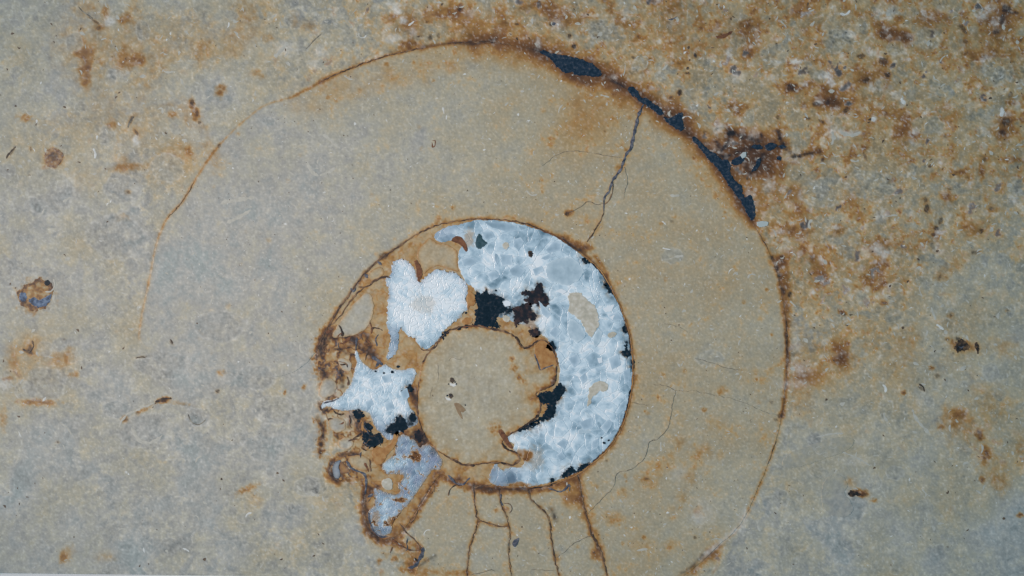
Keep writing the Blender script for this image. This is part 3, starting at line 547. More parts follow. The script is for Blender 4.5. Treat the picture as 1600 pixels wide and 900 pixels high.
def core_x(at, x, y, sd):
    e = np.clip(sd, 0, None); n = fbm(x, y, 14, 31, 3)
    right = sst(790, 850, x + (y - 600) * .15)
    at['rust'] = np.clip(.78 * np.exp(-e / np.clip(2.6 + 3.5 * n, 1.2, 9)) * (.75 + .7 * fbm(x, y, 6, 33, 3)) + .60 * right * (.7 + .6 * n) * np.exp(-((y - 585) / 60) ** 2) + .20 * np.exp(-e / 15) * (.8 + n) * (1 + sst(700, 640, y) * 0 + sst(640, 700, y) * .6) + .04 + .10 * np.clip(fbm(x, y, 7, 35, 3), 0, 1), 0, 1)
    at['dark'] = at['dark'] * .3
    at['warm'] = np.clip(.60 + .16 * n + .35 * np.exp(-e / 25), 0, 1.2)
    for cx, cy, r in ((803, 575, 9), (812, 590, 10), (818, 596, 7), (775, 670, 14), (800, 560, 7)): at['rust'] = np.maximum(at['rust'], .75 * np.exp(-((x - cx) ** 2 + (y - cy) ** 2) / r ** 2) * (.7 + .6 * fbm(x, y, 5, 36, 2)))
    at['rust'] *= 1 - .8 * np.exp(-(((x - 842) / 14) ** 2 + ((y - 590) / 14) ** 2))
core = patch('umbilicus_core', CORE, Z_CORE, M_STONE, amm, 1.0, 1.0, 6, extra=core_x, label='round tan stone core at the centre of the coil')

for pl in ([(704,590),(708,590),(711,595),(707,599),(703,596)], [(701,615),(706,615),(709,619),(705,623),(701,620)]): patch('pit', pl, Z_CORE + .02 * MM, M_CRACK, amm, .5, .8, 3, depth=.1 * MM)
for pl in ([(703,598),(708,600),(712,598),(714,602),(708,604),(703,602)], [(696,620),(701,622),(706,624),(703,626),(697,624)]): patch('pale_grain', pl, Z_CORE + .02 * MM, M_FLW, amm, .5, .8, 3, depth=.1 * MM)
for x, y, r in ((711,597,1.4),(713,600,1.4),(701,600,1.2),(699,618,1.6),(704,618,1.5),(727,633,1.2)): patch('black_speck', [(x + r * math.cos(q), y + r * math.sin(q)) for q in np.linspace(0, 6.28, 8)[:-1]], Z_CORE + .03 * MM, M_BLACK, amm, .5, .4, 3, depth=.1 * MM)
patch('brown_flake', [(710,630),(717,630),(724,636),(728,641),(724,644),(720,643),(723,655),(717,648),(713,640)], Z_CORE + .02 * MM, plain('dull brown chip', [(.3, (.24, .15, .08)), (.6, (.34, .23, .13))], 6, .5), amm, .6, .6, 4, depth=.1 * MM)

# ---- outlines of the black crusts
BL = [[(744,456),(752,459),(760,452),(763,459),(770,459),(780,463),(787,467),(785,474),(792,481),(797,478),(801,484),(796,490),(786,488),(776,497),(777,505),(783,513),(768,511),(752,511),(738,509),(744,498),(741,488),(747,480),(742,470)],
 [(815,457),(822,453),(830,455),(836,450),(840,442),(847,443),(849,455),(853,461),(858,468),(856,476),(848,480),(840,478),(835,474),(830,478),(824,473),(818,469),(826,463),(816,461)],
 [(801,482),(815,477),(822,472),(832,476),(828,484),(838,490),(834,501),(824,497),(826,506),(815,503),(806,511),(802,500),(804,492)],
 [(826,517),(838,513),(845,520),(838,528),(830,525)], [(853,540),(862,534),(868,542),(866,549),(858,547)],
 [(838,617),(850,613),(863,611),(872,599),(881,602),(883,610),(877,620),(870,628),(868,640),(864,653),(855,656),(845,658),(835,661),(828,664),(838,655),(848,650),(852,640),(857,632),(848,631),(842,624)],
 [(806,674),(820,665),(832,660),(844,660),(833,667),(818,672)], [(973,509),(978,506),(981,515),(979,521),(974,519)], [(977,535),(980,533),(980,545),(986,549),(985,556),(980,559),(975,557),(971,550),(976,546)],
 [(943,442),(951,446),(957,459),(951,457)], [(877,744),(884,735),(892,728),(899,735),(910,726),(921,724),(912,733),(902,738),(892,741),(884,747)], [(906,402),(914,404),(922,412),(914,411)],
 [(551,643),(560,640),(569,647),(566,654),(556,653)], [(569,659),(577,662),(584,667),(580,673),(571,672)], [(567,677),(578,674),(585,680),(592,676),(599,684),(597,692),(585,699),(573,698),(567,690)],
 [(603,671),(610,662),(617,659),(619,652),(628,650),(634,659),(638,665),(630,675),(623,672),(624,680),(612,678),(605,676)], [(639,652),(645,644),(651,655),(645,661)], [(636,605),(642,602),(647,610),(641,613)], [(647,676),(655,672),(661,682),(655,692),(649,686)], [(687,527),(697,517),(704,513),(700,521),(692,530)], [(986,563),(990,562),(990,575),(987,577)], [(860,748),(866,748),(865,753),(860,753)]]

# ---- calcite, crystal by crystal
def crystals(name, poly, z, size, tone_fn, parent, label, seed, warp=3.0, sp=1.0, rough=1.6, edge=2.2, edge_w=.35, contrast=1.0, minsize=14, aniso=.95, soft=3.2):
    P = smooth(poly, True, 3); gx, gy = grid_for(P, sp); GX, GY = np.meshgrid(gx, gy)
    f = sdf(P, GX, GY) + fbm(GX, GY, 5, seed, 3) * rough
    # the filling as a whole, a little lower, holds its crystals
    bgx, bgy = grid_for(P, 4); BX, BY = np.meshgrid(bgx, bgy)
    px, py, tri, cont, _ = march(bgx, bgy, sdf(P, BX, BY) - .5)
    V, Q, ed = skirted(px, py, tri, cont, z - .05 * MM, .5 * MM)
    at = {k: bil(F[k], px, py) for k in FK}; at['rust'] *= 0; at['dark'] *= 0; at['tone'] = np.full(len(px), .75)
    at = {k: np.concatenate([v, v[ed]]) for k, v in at.items()}
    root = make(name, V, tri, M_CALC, parent, at, quads=Q, label=label)
    px, py, tri, cont, (a, b, t) = march(gx, gy, f)
    r = np.random.RandomState(seed)
    # seeds: dart throwing, uneven spacing
    pts = []
    x0, x1, y0, y1 = gx[0], gx[-1], gy[0], gy[-1]
    for k in range(int((x1 - x0) * (y1 - y0) / size ** 2 * 30)):
        q = np.array([r.uniform(x0, x1), r.uniform(y0, y1)]); s_ = size * (.42 + 1.3 * r.rand() ** 2)
        if all(np.hypot(*(q - p_)) > min(s_, ss) for p_, ss in pts): pts.append((q, s_))
    Sd = np.array([p_ for p_, _ in pts]); Sa = r.rand(len(Sd)) * 3.1416; Sx = np.exp(r.rand(len(Sd)) * aniso)
    def near(x, y):
        wx_ = x + fbm(x, y, size * .9, seed + 1, 2) * warp; wy_ = y + fbm(x, y, size * .9, seed + 2, 2) * warp
        ddx = wx_[:, None] - Sd[None, :, 0]; ddy = wy_[:, None] - Sd[None, :, 1]; ca, sa = np.cos(Sa), np.sin(Sa)
        D = np.hypot((ddx * ca + ddy * sa) / Sx, (-ddx * sa + ddy * ca) * Sx); o = np.argpartition(D, 1, 1)[:, :2]
        d = np.take_along_axis(D, o, 1); sw = d[:, 0] > d[:, 1]; o[sw] = o[sw][:, ::-1]; d[sw] = d[sw][:, ::-1]
        return o[:, 0], d[:, 0], d[:, 1]
    cen = tri.mean(1) if False else None
    tx = px[tri].mean(1); ty = py[tri].mean(1); lab, _, _ = near(tx, ty)
    cnt = np.bincount(lab, minlength=len(Sd)); small = cnt < minsize
    if small.any():
        big = np.where(~small)[0]; ms = small[lab]
        D = np.hypot(tx[ms][:, None] - Sd[big][None, :, 0], ty[ms][:, None] - Sd[big][None, :, 1]); lab[ms] = big[np.argmin(D, 1)]
    _, d1, d2 = near(px, py)
    fl = f.ravel(); sd = fl[a] * (1 - t) + fl[b] * t
    tone0, extra = tone_fn(px, py, sd)
    bw = np.exp(-((d2 - d1) / edge))
    g1 = fbm(px, py, 9, seed + 5, 3); g2 = fbm(px, py, 3, seed + 6, 2)
    cl = fbm(px, py, 30, seed + 12, 3)
    q1, q2, qv = worley(px + g1 * 5 + fbm(px, py, 14, seed + 8, 2) * 4, py - g1 * 5 + fbm(px, py, 14, seed + 9, 2) * 4, size * .52, seed)
    rt = r.rand(len(Sd)); ra = r.rand(len(Sd)) * 6.283; rk = r.rand(len(Sd)); rz = r.rand(len(Sd)); rp = r.rand(len(Sd)) ** 1.5
    order = np.argsort(lab, kind='stable'); ls = lab[order]; cuts = np.flatnonzero(np.diff(ls)) + 1
    for grp in np.split(order, cuts):
        L = lab[grp[0]]; tr = tri[grp]; us, inv = np.unique(tr, return_inverse=True); tr2 = inv.reshape(-1, 3)
        x, y = px[us], py[us]; dirv = ((x - Sd[L, 0]) * math.cos(ra[L]) + (y - Sd[L, 1]) * math.sin(ra[L])) / size  # gradient across the crystal paints its internal reflection into the tone
        dk = -.30 * ((rt[L] - .55) / .45) ** .7 if rt[L] > .55 else .16 * rt[L]
        st_ = fbm((x * math.cos(ra[L]) + y * math.sin(ra[L])) * 2.6, (-x * math.sin(ra[L]) + y * math.cos(ra[L])) * .7, 8, seed + L, 2)
        vis = np.clip(.80 - 1.1 * cl[us], .15, 1.2)
        c_ = tone0[us] + .24 * cl[us] + contrast * (vis * (dk + dirv * (rk[L] - .1) * .34 + (qv[us] - .5) * .24) + .10 * st_ + .16 * g1[us]) + edge_w * bw[us] * np.clip(.25 + .9 * rp[L] + .8 * g1[us], 0, 1.2) + .05 * contrast * g2[us]
        sb = np.exp(-((d2[us] - d1[us]) / soft) ** 1.5) * .85; c_ = c_ * (1 - sb) + sb * (tone0[us] + .24 * cl[us] + .05 + edge_w * np.clip(.15 + .5 * g1[us], 0, .5))
        at = {'tone': np.clip(c_, 0, 1)}
        for k in ('rust', 'dark', 'lilac'): at[k] = extra[k][us]
        # rim drops a hair below the polished face: a fine recessed joint
        zz = z + (rz[L] - .5) * .02 * MM - .02 * MM * sst(.6, 1, bw[us])
        e = np.concatenate([tr2[:, [0, 1]], tr2[:, [1, 2]], tr2[:, [2, 0]]]); ke = np.minimum(e[:, 0], e[:, 1]) * len(us) + np.maximum(e[:, 0], e[:, 1])
        uq, ix, ct = np.unique(ke, return_index=True, return_counts=True); bd = e[ix[ct == 1]]
        V, Q, ed = skirted(x, y, tr2, bd[:, ::1], zz, .12 * MM)
        at = {k: np.concatenate([v, v[ed]]) for k, v in at.items()}
        make('crystal', V, tr2, M_CALC, root, at, quads=Q)
    return root
def ex(px): return {k: np.zeros(len(px)) for k in ('rust', 'dark', 'lilac')}
def blob_at(px, py, cx, cy, rx, ry, s, hard=.5):
    d = np.hypot((px - cx) / rx, (py - cy) / ry) + fbm(px, py, max(4, rx * .6), s, 3) * .5; return sst(1.1, hard, d)
def crust_d(px, py):
    d = np.full(px.shape, 99.0)
    for pl in BL:
        P = np.array(pl, float); m = (px > P[:, 0].min() - 16) & (px < P[:, 0].max() + 16) & (py > P[:, 1].min() - 16) & (py < P[:, 1].max() + 16)
        if m.any(): d[m] = np.minimum(d[m], np.maximum(0, -sdf(P, px[m], py[m])))
    return d
def crusty(e, px, py):
    d = crust_d(px, py); n = fbm(px, py, 5, 301, 3); m = fbm(px, py, 11, 302, 2)
    e['dark'] = np.clip(np.maximum(e['dark'], np.exp(-(d / 2.6) ** 1.2) * .9 * np.clip(.45 + 1.1 * n, 0, 1) + .45 * np.exp(-d / 6) * np.clip(.1 + n, 0, 1)), 0, .95)
    e['rust'] = np.clip(np.maximum(e['rust'], .7 * np.exp(-d / 4.5) * np.clip(m * 1.5, 0, 1)), 0, 1); return e
def t_cres(px, py, sd):
    e = ex(px)
    tone = .71 + .24 * fbm(px, py, 36, 81, 2) + .06 * sst(0, 20, sd)
    tone -= .18 * sst(20, 4, sd) * sst(860, 960, px)
    tone -= .14 * sst(430, 350, py) * sst(900, 800, px)
    low = sst(690, 740, py) * sst(850, 780, px)
    tone -= .20 * low; e['lilac'] = .50 * low * (.7 + .5 * fbm(px, py, 12, 82, 3)) + .35 * sst(390, 360, py) * sst(740, 690, px)
    e['rust'] = .5 * blob_at(px, py, 818, 712, 20, 13, 5) + .55 * blob_at(px, py, 810, 757, 18, 5, 6) + .45 * blob_at(px, py, 828, 500, 16, 24, 7) + .35 * blob_at(px, py, 733, 372, 10, 18, 8) + .25 * blob_at(px, py, 836, 716, 18, 22, 9)
    e['rust'] += .55 * np.exp(-np.clip(sd, 0, None) / 3.0) * sst(880, 840, px) * sst(500, 520, py) * (.4 + fbm(px, py, 7, 83, 2))
    e['dark'] = .75 * blob_at(px, py, 845, 648, 26, 10, 10) * (.3 + fbm(px, py, 5, 84, 3)) + .6 * blob_at(px, py, 868, 628, 14, 20, 11) * np.clip(.3 + fbm(px, py, 5, 85, 3), 0, 1) + .5 * blob_at(px, py, 825, 674, 28, 9, 12) * np.clip(.4 + fbm(px, py, 5, 86, 3), 0, 1) + .6 * blob_at(px, py, 770, 480, 26, 26, 13) + .7 * blob_at(px, py, 800, 492, 40, 12, 14) * np.clip(.5 + fbm(px, py, 6, 87, 3), 0, 1)
    e['dark'] = np.clip(e['dark'], 0, 1); crusty(e, px, py)
    return tone, e
crystals('calcite_crescent', CRESC, Z_CAL, 29, t_cres, amm, 'long crescent of pale blue and white calcite crystals round the right of the core', 201, warp=4, sp=1.05, edge=2.4, edge_w=.26)
def t_heart(px, py, sd):
    e = ex(px); an = np.arctan2(py - 478, px - 665); rr = np.hypot(px - 665, py - 478)
    st = fbm(an * 12, rr * .07, 1.6, 91, 3)
    tone = .96 + .16 * st - .34 * np.exp(-np.clip(sd, 0, None) / 8) * (.7 + .6 * fbm(px, py, 8, 92, 2)) - .10 * sst(545, 500, py) * 0
    tail = sst(640, 618, px) * sst(500, 520, py); low = sst(525, 540, py)
    tone -= .22 * tail + .25 * low * sst(640, 660, px); e['lilac'] = .35 * tail + .45 * np.exp(-np.clip(sd, 0, None) / 4.5) * sst(520, 440, py)
    e['rust'] = .18 * blob_at(px, py, 660, 474, 22, 19, 15) + .5 * np.exp(-np.clip(sd, 0, None) / 2.2) * np.clip(.3 + fbm(px, py, 10, 93, 2), 0, 1)
    return tone, e
crystals('calcite_heart', HEART, Z_CAL, 15, t_heart, amm, 'heart shaped pocket of feathery white crystals left of the crescent', 202, warp=5, sp=1.0, rough=3.2, edge=2.5, edge_w=.08, contrast=.38)
def t_star(px, py, sd):
    e = ex(px); tone = .70 + .16 * fbm(px, py, 26, 95, 2) + .12 * sst(4, 22, sd) - .20 * sst(640, 690, py)
    e['lilac'] = .45 * np.exp(-np.clip(sd, 0, None) / 4) * (.5 + .6 * fbm(px, py, 9, 96, 2)) + .3 * sst(645, 670, py)
    e['dark'] = .8 * blob_at(px, py, 628, 662, 22, 16, 16) * np.clip(.35 + 1.2 * fbm(px, py, 7, 97, 3), 0, 1) + .5 * blob_at(px, py, 645, 655, 12, 14, 17)
    e['dark'] = np.clip(e['dark'], 0, 1); e['rust'] = .3 * np.exp(-np.clip(sd, 0, None) / 1.8); crusty(e, px, py)
    return tone, e
crystals('calcite_star', STAR, Z_CAL, 14, t_star, amm, 'star shaped pocket of pale blue crystals at the left of the core', 203, warp=3.5, edge=1.8, edge_w=.28, contrast=.8)
def t_pock(px, py, sd):
    e = ex(px); n = fbm(px, py, 12, 99, 3)
    tone = .48 + .26 * n + .14 * blob_at(px, py, 615, 725, 26, 18, 18) + .12 * blob_at(px, py, 605, 800, 14, 20, 19)
    lil = sst(640, 670, px) * sst(760, 700, py); e['lilac'] = np.clip(.42 + .4 * fbm(px, py, 16, 98, 2) + .25 * lil - .45 * blob_at(px, py, 612, 725, 24, 16, 20) - .3 * blob_at(px, py, 603, 800, 14, 24, 21), 0, .85)
    v_ = np.abs(fbm(px, py, 20, 110, 3)); e['rust'] = .7 * np.exp(-(v_ / .05) ** 2) * sst(-.2, .3, n) + .85 * blob_at(px, py, 649, 713, 10, 11, 22) + .8 * blob_at(px, py, 627, 781, 10, 5, 23) + .45 * np.exp(-np.clip(sd, 0, None) / 2.4) + .4 * blob_at(px, py, 587, 810, 7, 16, 24) + .5 * blob_at(px, py, 612, 815, 12, 9, 25)
    e['dark'] = np.clip(.7 * np.exp(-np.clip(sd, 0, None) / 2.2) * (.2 + .9 * fbm(px, py, 6, 100, 2)) + .5 * blob_at(px, py, 676, 705, 8, 8, 26) + .6 * blob_at(px, py, 590, 828, 14, 7, 27) * .6, 0, 1)
    return tone, e
crystals('calcite_pocket', POCKET, Z_CAL, 12, t_pock, amm, 'ragged lilac grey crystal pocket below the star', 204, warp=3.5, rough=1.8, contrast=.6)
def hook_x(at, x, y, sd): at['tone'] = np.clip(.45 + .2 * fbm(x, y, 6, 3, 2), 0, 1); at['lilac'] = np.full(len(x), .45); at['rust'] *= .2; at['dark'] = .8 * np.exp(-np.clip(sd, 0, None) / 1.6)
patch('calcite_hook', HOOK, Z_CAL, M_CALC, amm, .8, .8, extra=hook_x, label='small hook shaped grey crystal at the far left of the coil')

# ---- black crusts, stone inclusions
big = {0: 'broad black crust above the core', 1: 'star shaped black crust inside the crescent', 5: 'jagged black crust right of the core', 14: 'black crust under the star shaped crystals'}
for k, pl in enumerate(BL):
    patch('black_crust', pl, Z_TOP, M_BROWNBLACK if k in (1, 2, 3, 18) else M_BLACK, amm, .6, 3.4, 4.4 if k % 2 else 3.4, label=big.get(k))
for (x, y, r) in ((600,583,2),(613,581,3),(622,573,3),(628,611,2),(629,617,2),(635,611,2.5),(587,580,2),(560,658,3),(940,684,2),(944,692,2.5),(951,688,2),(729,510,4),(717,513,4),(728,489,2),(775,454,2),(946,446,2)):
    patch('black_speck', [(x + r * math.cos(q), y + r * .8 * math.sin(q)) for q in np.linspace(0, 6.28, 8)[:-1]], Z_TOP, M_BLACK, amm, .6, .8, 3, depth=.2 * MM)
def clear_x(at, x, y, sd):
    at['tone'] = np.clip(.56 + .14 * fbm(x, y, 16, 44, 3) + .22 * np.exp(-np.clip(sd, 0, None) / 5) + .04 * fbm(x, y, 4, 45, 2), 0, 1); at['rust'] = np.zeros(len(x)) + .05; at['dark'] = np.zeros(len(x)); at['lilac'] = np.zeros(len(x))
def shard_glint_x(v, seed):
    def g(at, x, y, sd):
        r = np.random.RandomState(seed); a = r.rand() * 6.28; cx, cy = x.mean(), y.mean(); L = max(np.ptp(x), np.ptp(y)) + 1
        at['tone'] = np.clip(v + .12 + .26 * ((x - cx) * math.cos(a) + (y - cy) * math.sin(a)) / L + .10 * fbm(x, y, 9, seed, 3) + .26 * np.exp(-np.clip(sd, 0, None) / 2.4), 0, 1); at['rust'] = np.zeros(len(x)); at['dark'] = np.zeros(len(x)); at['lilac'] = np.zeros(len(x)) + .08
    return g
for k, (v, pl) in enumerate(((.36, [(720,405),(736,401),(746,408),(740,414),(725,416)]), (.30, [(773,395),(778,399),(780,408),(776,414),(772,404)]), (.44, [(781,397),(800,399),(802,414),(784,416)]), (.34, [(795,422),(808,413),(822,422),(812,434),(800,430)]), (.38, [(802,374),(814,371),(819,378),(810,392),(803,385)]), (.40, [(852,391),(865,376),(879,380),(877,391),(858,395)]), (.36, [(845,404),(858,396),(869,400),(851,406)]), (.24, [(756,347),(775,347),(790,348),(807,352),(806,361),(785,360),(770,356)]), (.20, [(809,352),(822,356),(813,360)]), (.34, [(751,362),(768,361),(773,370),(760,375)]), (.44, [(949,491),(965,487),(976,500),(955,501)]), (.46, [(842,470),(862,490),(855,498),(846,490)]), (.44, [(832,421),(846,415),(850,423),(836,431)]), (.40, [(905,660),(925,651),(929,668),(912,673)]), (.36, [(974,580),(985,574),(984,596),(976,600)]), (.42, [(938,668),(950,655),(958,660),(948,678)]), (.38, [(870,694),(880,684),(888,690),(882,702)]), (.40, [(925,690),(936,684),(934,700),(924,704)]), (.42, [(888,560),(902,552),(908,566),(896,574)]), (.45, [(950,560),(966,552),(970,570),(956,578)]), (.42, [(760,428),(774,422),(782,432),(768,440)]), (.36, [(870,712),(878,704),(884,714),(876,720)]), (.40, [(905,590),(914,582),(918,594),(910,600)]), (.44, [(858,520),(868,508),(878,518),(868,530)]), (.42, [(600,630),(612,626),(616,638),(604,642)]), (.40, [(570,628),(580,622),(584,632),(574,638)]), (.36, [(626,612),(636,606),(640,620),(630,626)]), (.44, [(596,588),(610,584),(612,596),(600,598)]), (.98, [(786,472),(792,469),(799,472),(797,478),(789,479)]), (.98, [(942,482),(952,478),(960,476),(956,486),(946,488)]), (.95, [(868,455),(878,451),(886,455),(880,460)]), (.95, [(952,495),(960,492),(958,500)]), (.98, [(934,560),(941,558),(942,566),(936,568)]))):  # darker shards, then near-white patches at the end: specular glints painted in the tone
    patch('crystal', pl, Z_TOP + (.004 + .001 * (k % 5)) * MM, M_CALC, bpy.data.objects['calcite_star' if k in (24, 25, 26, 27) else 'calcite_crescent'], .7, .9, 6, smooth_=False, extra=shard_glint_x(v, 500 + k), depth=.1 * MM)
patch('pit', [(825,393),(830,391),(833,396),(830,403),(826,400)], Z_TOP + .02 * MM, M_DARKIRON, amm, .5, 1.6, 3, depth=.1 * MM)
patch('pale_grain', [(786,380),(793,379),(795,385),(790,390),(786,386)], Z_TOP + .02 * MM, M_CHALK, amm, .5, 1.6, 3, depth=.1 * MM)
patch('dark_crystal', [(743,380),(745,369),(750,365),(755,374),(761,380),(755,386),(747,389)], Z_TOP, M_GREEN, amm, .7, 1.6, 5, label='dark green crystal near the top of the crescent')
patch('clear_crystal', [(853,413),(869,405),(893,401),(906,412),(913,426),(905,437),(890,446),(868,443),(853,432)], Z_TOP, M_CALC, amm, 1, 2.0, 9, smooth_=False, extra=clear_x, label='large clear greyish crystal in the crescent')
for pl in ([(890,497),(898,500),(908,508),(916,522),(914,528),(902,536),(890,528),(886,516)], [(928,524),(936,512),(941,520),(938,534),(930,544),(926,534)], [(903,672),(910,668),(923,674),(926,676),(904,678)], [(913,642),(922,648),(926,655),(918,652)]):
    patch('clear_crystal', pl, Z_TOP, M_CALC, amm, 1, 1.0, 7, smooth_=False, extra=clear_x)
patch('stone_inclusion', [(887,463),(895,457),(905,457),(913,463),(921,472),(931,480),(935,495),(936,510),(930,518),(924,527),(917,520),(912,510),(906,500),(896,492),(888,485),(890,475)], Z_TOP, M_CHALK, amm, .7, 2.4, 5, label='long cream stone chip inside the crescent')
patch('stone_inclusion', [(921,606),(930,598),(940,595),(949,600),(951,606),(944,612),(938,610),(932,616),(926,620),(923,630),(918,634),(919,620)], Z_TOP, M_CHALK, amm, .7, 1.8, 5, label='small forked cream stone chip low in the crescent')
patch('stone_inclusion', [(950,522),(958,518),(964,521),(960,526),(952,528)], Z_TOP, M_CHALK, amm, .8, 1.2, 4)
patch('ironstone', [(589,697),(600,700),(612,690),(616,677),(623,674),(621,688),(615,700),(605,712),(598,723),(588,726),(582,712),(583,700)], Z_TOP, M_ORANGE, amm, .8, 1.2, 6, label='orange finger of ironstone between star and pocket')
patch('ironstone', [(731,487),(730,475),(731,460),(736,456),(742,462),(743,474),(740,478),(734,478)], Z_TOP, M_ORANGE, amm, .8, 1.0, 5)
patch('ironstone', [(835,530),(840,524),(852,530),(862,540),(870,555),(872,572),(866,570),(858,572),(850,577),(846,579),(842,568),(836,552)], Z_TOP, M_ORANGE, amm, .8, 1.2, 7, label='orange wedge at the right edge of the core')
patch('ironstone', [(562,658),(566,656),(569,668),(567,674),(563,668)], Z_TOP, M_ORANGE, amm, .8, .8, 5)
patch('ironstone', [(785,495),(790,492),(797,496),(795,503),(788,502)], Z_TOP, M_CHALK, amm, .8, 1, 5)
patch('ironstone', [(721,502),(730,496),(738,498),(735,506),(724,507)], Z_TOP, M_ORANGE, amm, .8, 1.2, 5)
patch('brown_flake', [(705,376),(712,369),(720,370),(728,380),(731,391),(728,394),(722,385),(714,380)], Z_TOP, M_BROWN, amm, .7, .8, 4)
patch('brown_flake', [(647,408),(651,406),(656,413),(660,424),(659,432),(654,441),(651,430),(650,418)], Z_TOP, M_BROWN, amm, .7, 1.0, 4)
patch('brown_flake', [(778,673),(784,671),(792,681),(796,690),(802,700),(796,700),(788,690)], Z_TOP, M_BROWN, amm, .7, .8, 4)
patch('brown_flake', [(710,630),(720,631),(728,641),(724,645),(719,642),(723,656),(716,646)], Z_TOP, M_CRACK, amm, .7, .6, 4) if False else None
patch('grey_grain', [(801,846),(806,842),(811,840),(809,850),(804,855),(801,852)], Z_TOP, M_VEIN, amm, .7, .5, 4)
patch('pale_grain', [(597,752),(604,747),(612,750),(613,762),(607,766),(598,760)], Z_TOP, M_CHALK, amm, .8, 1.2, 6)
# tan fillings between the shells at the upper left, each its own pale pocket
def tan_x(w0, r0):
    def g(at, x, y, sd):
        n = fbm(x, y, 16, 77, 3); at['warm'] = np.clip(w0 + .2 * n + 0 * x, 0, 1.2); at['rust'] = np.clip(r0 + .08 * n + .45 * np.exp(-np.clip(sd, 0, None) / 3.5), 0, 1); at['dark'] = at['dark'] * .2; at['pale'] = np.clip(at['pale'] * .5 + .05, 0, 1)
    return g
patch('sediment_filling', [(519,526),(528,508),(540,490),(556,471),(572,458),(580,462),(584,480),(580,500),(570,515),(555,523),(535,527)], Z_CAL, M_STONE, amm, 1, 1.5, 8, extra=tan_x(.45, .02), label='grey triangular stone filling inside the left of the inner whorl')
patch('sediment_filling', [(652,395),(660,382),(672,372),(685,380),(700,382),(714,392),(714,408),(716,424),(700,420),(686,416),(672,420),(662,428),(655,412)], Z_CAL - .03 * MM, M_STONE, amm, 1, 1.5, 9, extra=tan_x(.8, .17), label='tan stone filling between heart and crescent')
patch('sediment_filling', [(575,430),(585,420),(597,418),(600,426),(592,435),(580,438)], Z_CAL, M_STONE, amm, .9, 1, 6, extra=tan_x(.9, .12))
patch('sediment_filling', [(545,715),(560,711),(576,716),(580,728),(572,736),(560,734),(548,726)], Z_CAL, M_STONE, amm, .9, 1, 6, extra=tan_x(.85, .12))
patch('sediment_filling', [(529,730),(534,722),(541,728),(547,737),(535,740)], Z_CAL, M_STONE, amm, .9, .8, 6, extra=tan_x(1.0, .5))
for pl in ([(505,594),(520,592),(526,602),(522,614),(508,622),(498,616)], [(513,658),(525,652),(537,656),(540,668),(530,676),(518,672)], [(530,688),(545,684),(552,692),(546,702),(532,700)], [(528,560),(540,560),(550,568),(546,580),(534,576)]):
    patch('sediment_filling', pl, Z_CAL, M_STONE, amm, 1, 1.8, 7, extra=tan_x(.4, .02))

# ---- black remains of the outer shell wall
SH = [[(842,80),(852,79),(860,83),(872,85),(890,88),(905,92),(920,97),(930,104),(938,111),(940,118),(930,121),(915,118),(902,118),(893,113),(885,115),(877,110),(868,104),(862,95),(853,88)],
 [(981,138),(988,136),(996,143),(1001,152),(1010,154),(1020,161),(1032,170),(1036,178),(1032,181),(1022,174),(1010,165),(1003,161),(994,153),(984,146)],
 [(1037,183),(1046,184),(1055,180),(1060,176),(1067,178),(1066,190),(1069,200),(1063,205),(1052,198),(1043,192)],
 [(1083,214),(1088,216),(1098,226),(1110,236),(1120,242),(1128,250),(1136,249),(1142,258),(1140,268),(1145,278),(1152,285),(1159,292),(1160,300),(1163,308),(1172,305),(1176,312),(1179,328),(1178,342),(1172,343),(1165,330),(1158,315),(1150,305),(1140,292),(1132,280),(1122,265),(1110,253),(1100,240),(1090,228),(1082,220)]]
shl = ['largest black shell remnant, at the top of the outer edge', 'narrow black shell remnant where the long crack begins', 'triangular black shell remnant right of the crack', 'longest black shell remnant, down the right of the outer edge']
for pl, lb in zip(SH, shl): patch('shell_remnant', pl, Z_TOP, M_SHELL, amm, .7, 2.3, 5, label=lb)
for pl in ([(1144,250),(1155,244),(1163,247),(1158,255),(1150,259),(1143,256)], [(1195,228),(1207,223),(1214,228),(1208,233),(1200,236)], [(1216,229),(1222,226),(1228,229),(1222,233)], [(1183,249),(1188,246),(1187,258),(1180,267),(1174,267),(1181,257)], [(1174,228),(1186,226),(1192,232),(1182,234)], [(1214,243),(1221,246),(1220,251),(1214,249)]):
    patch('shell_remnant', pl, Z_TOP, M_SHELL, amm, .8, 1.6, 4)
patch('pale_grain', [(1157,241),(1165,237),(1166,243),(1160,248)], Z_TOP + .02 * MM, M_CLEAR, amm, .8, .8, 4)
patch('pale_grain', [(1182,347),(1192,345),(1201,347),(1199,352),(1186,355)], Z_TOP, M_CLEAR, amm, .8, 1.2, 4)

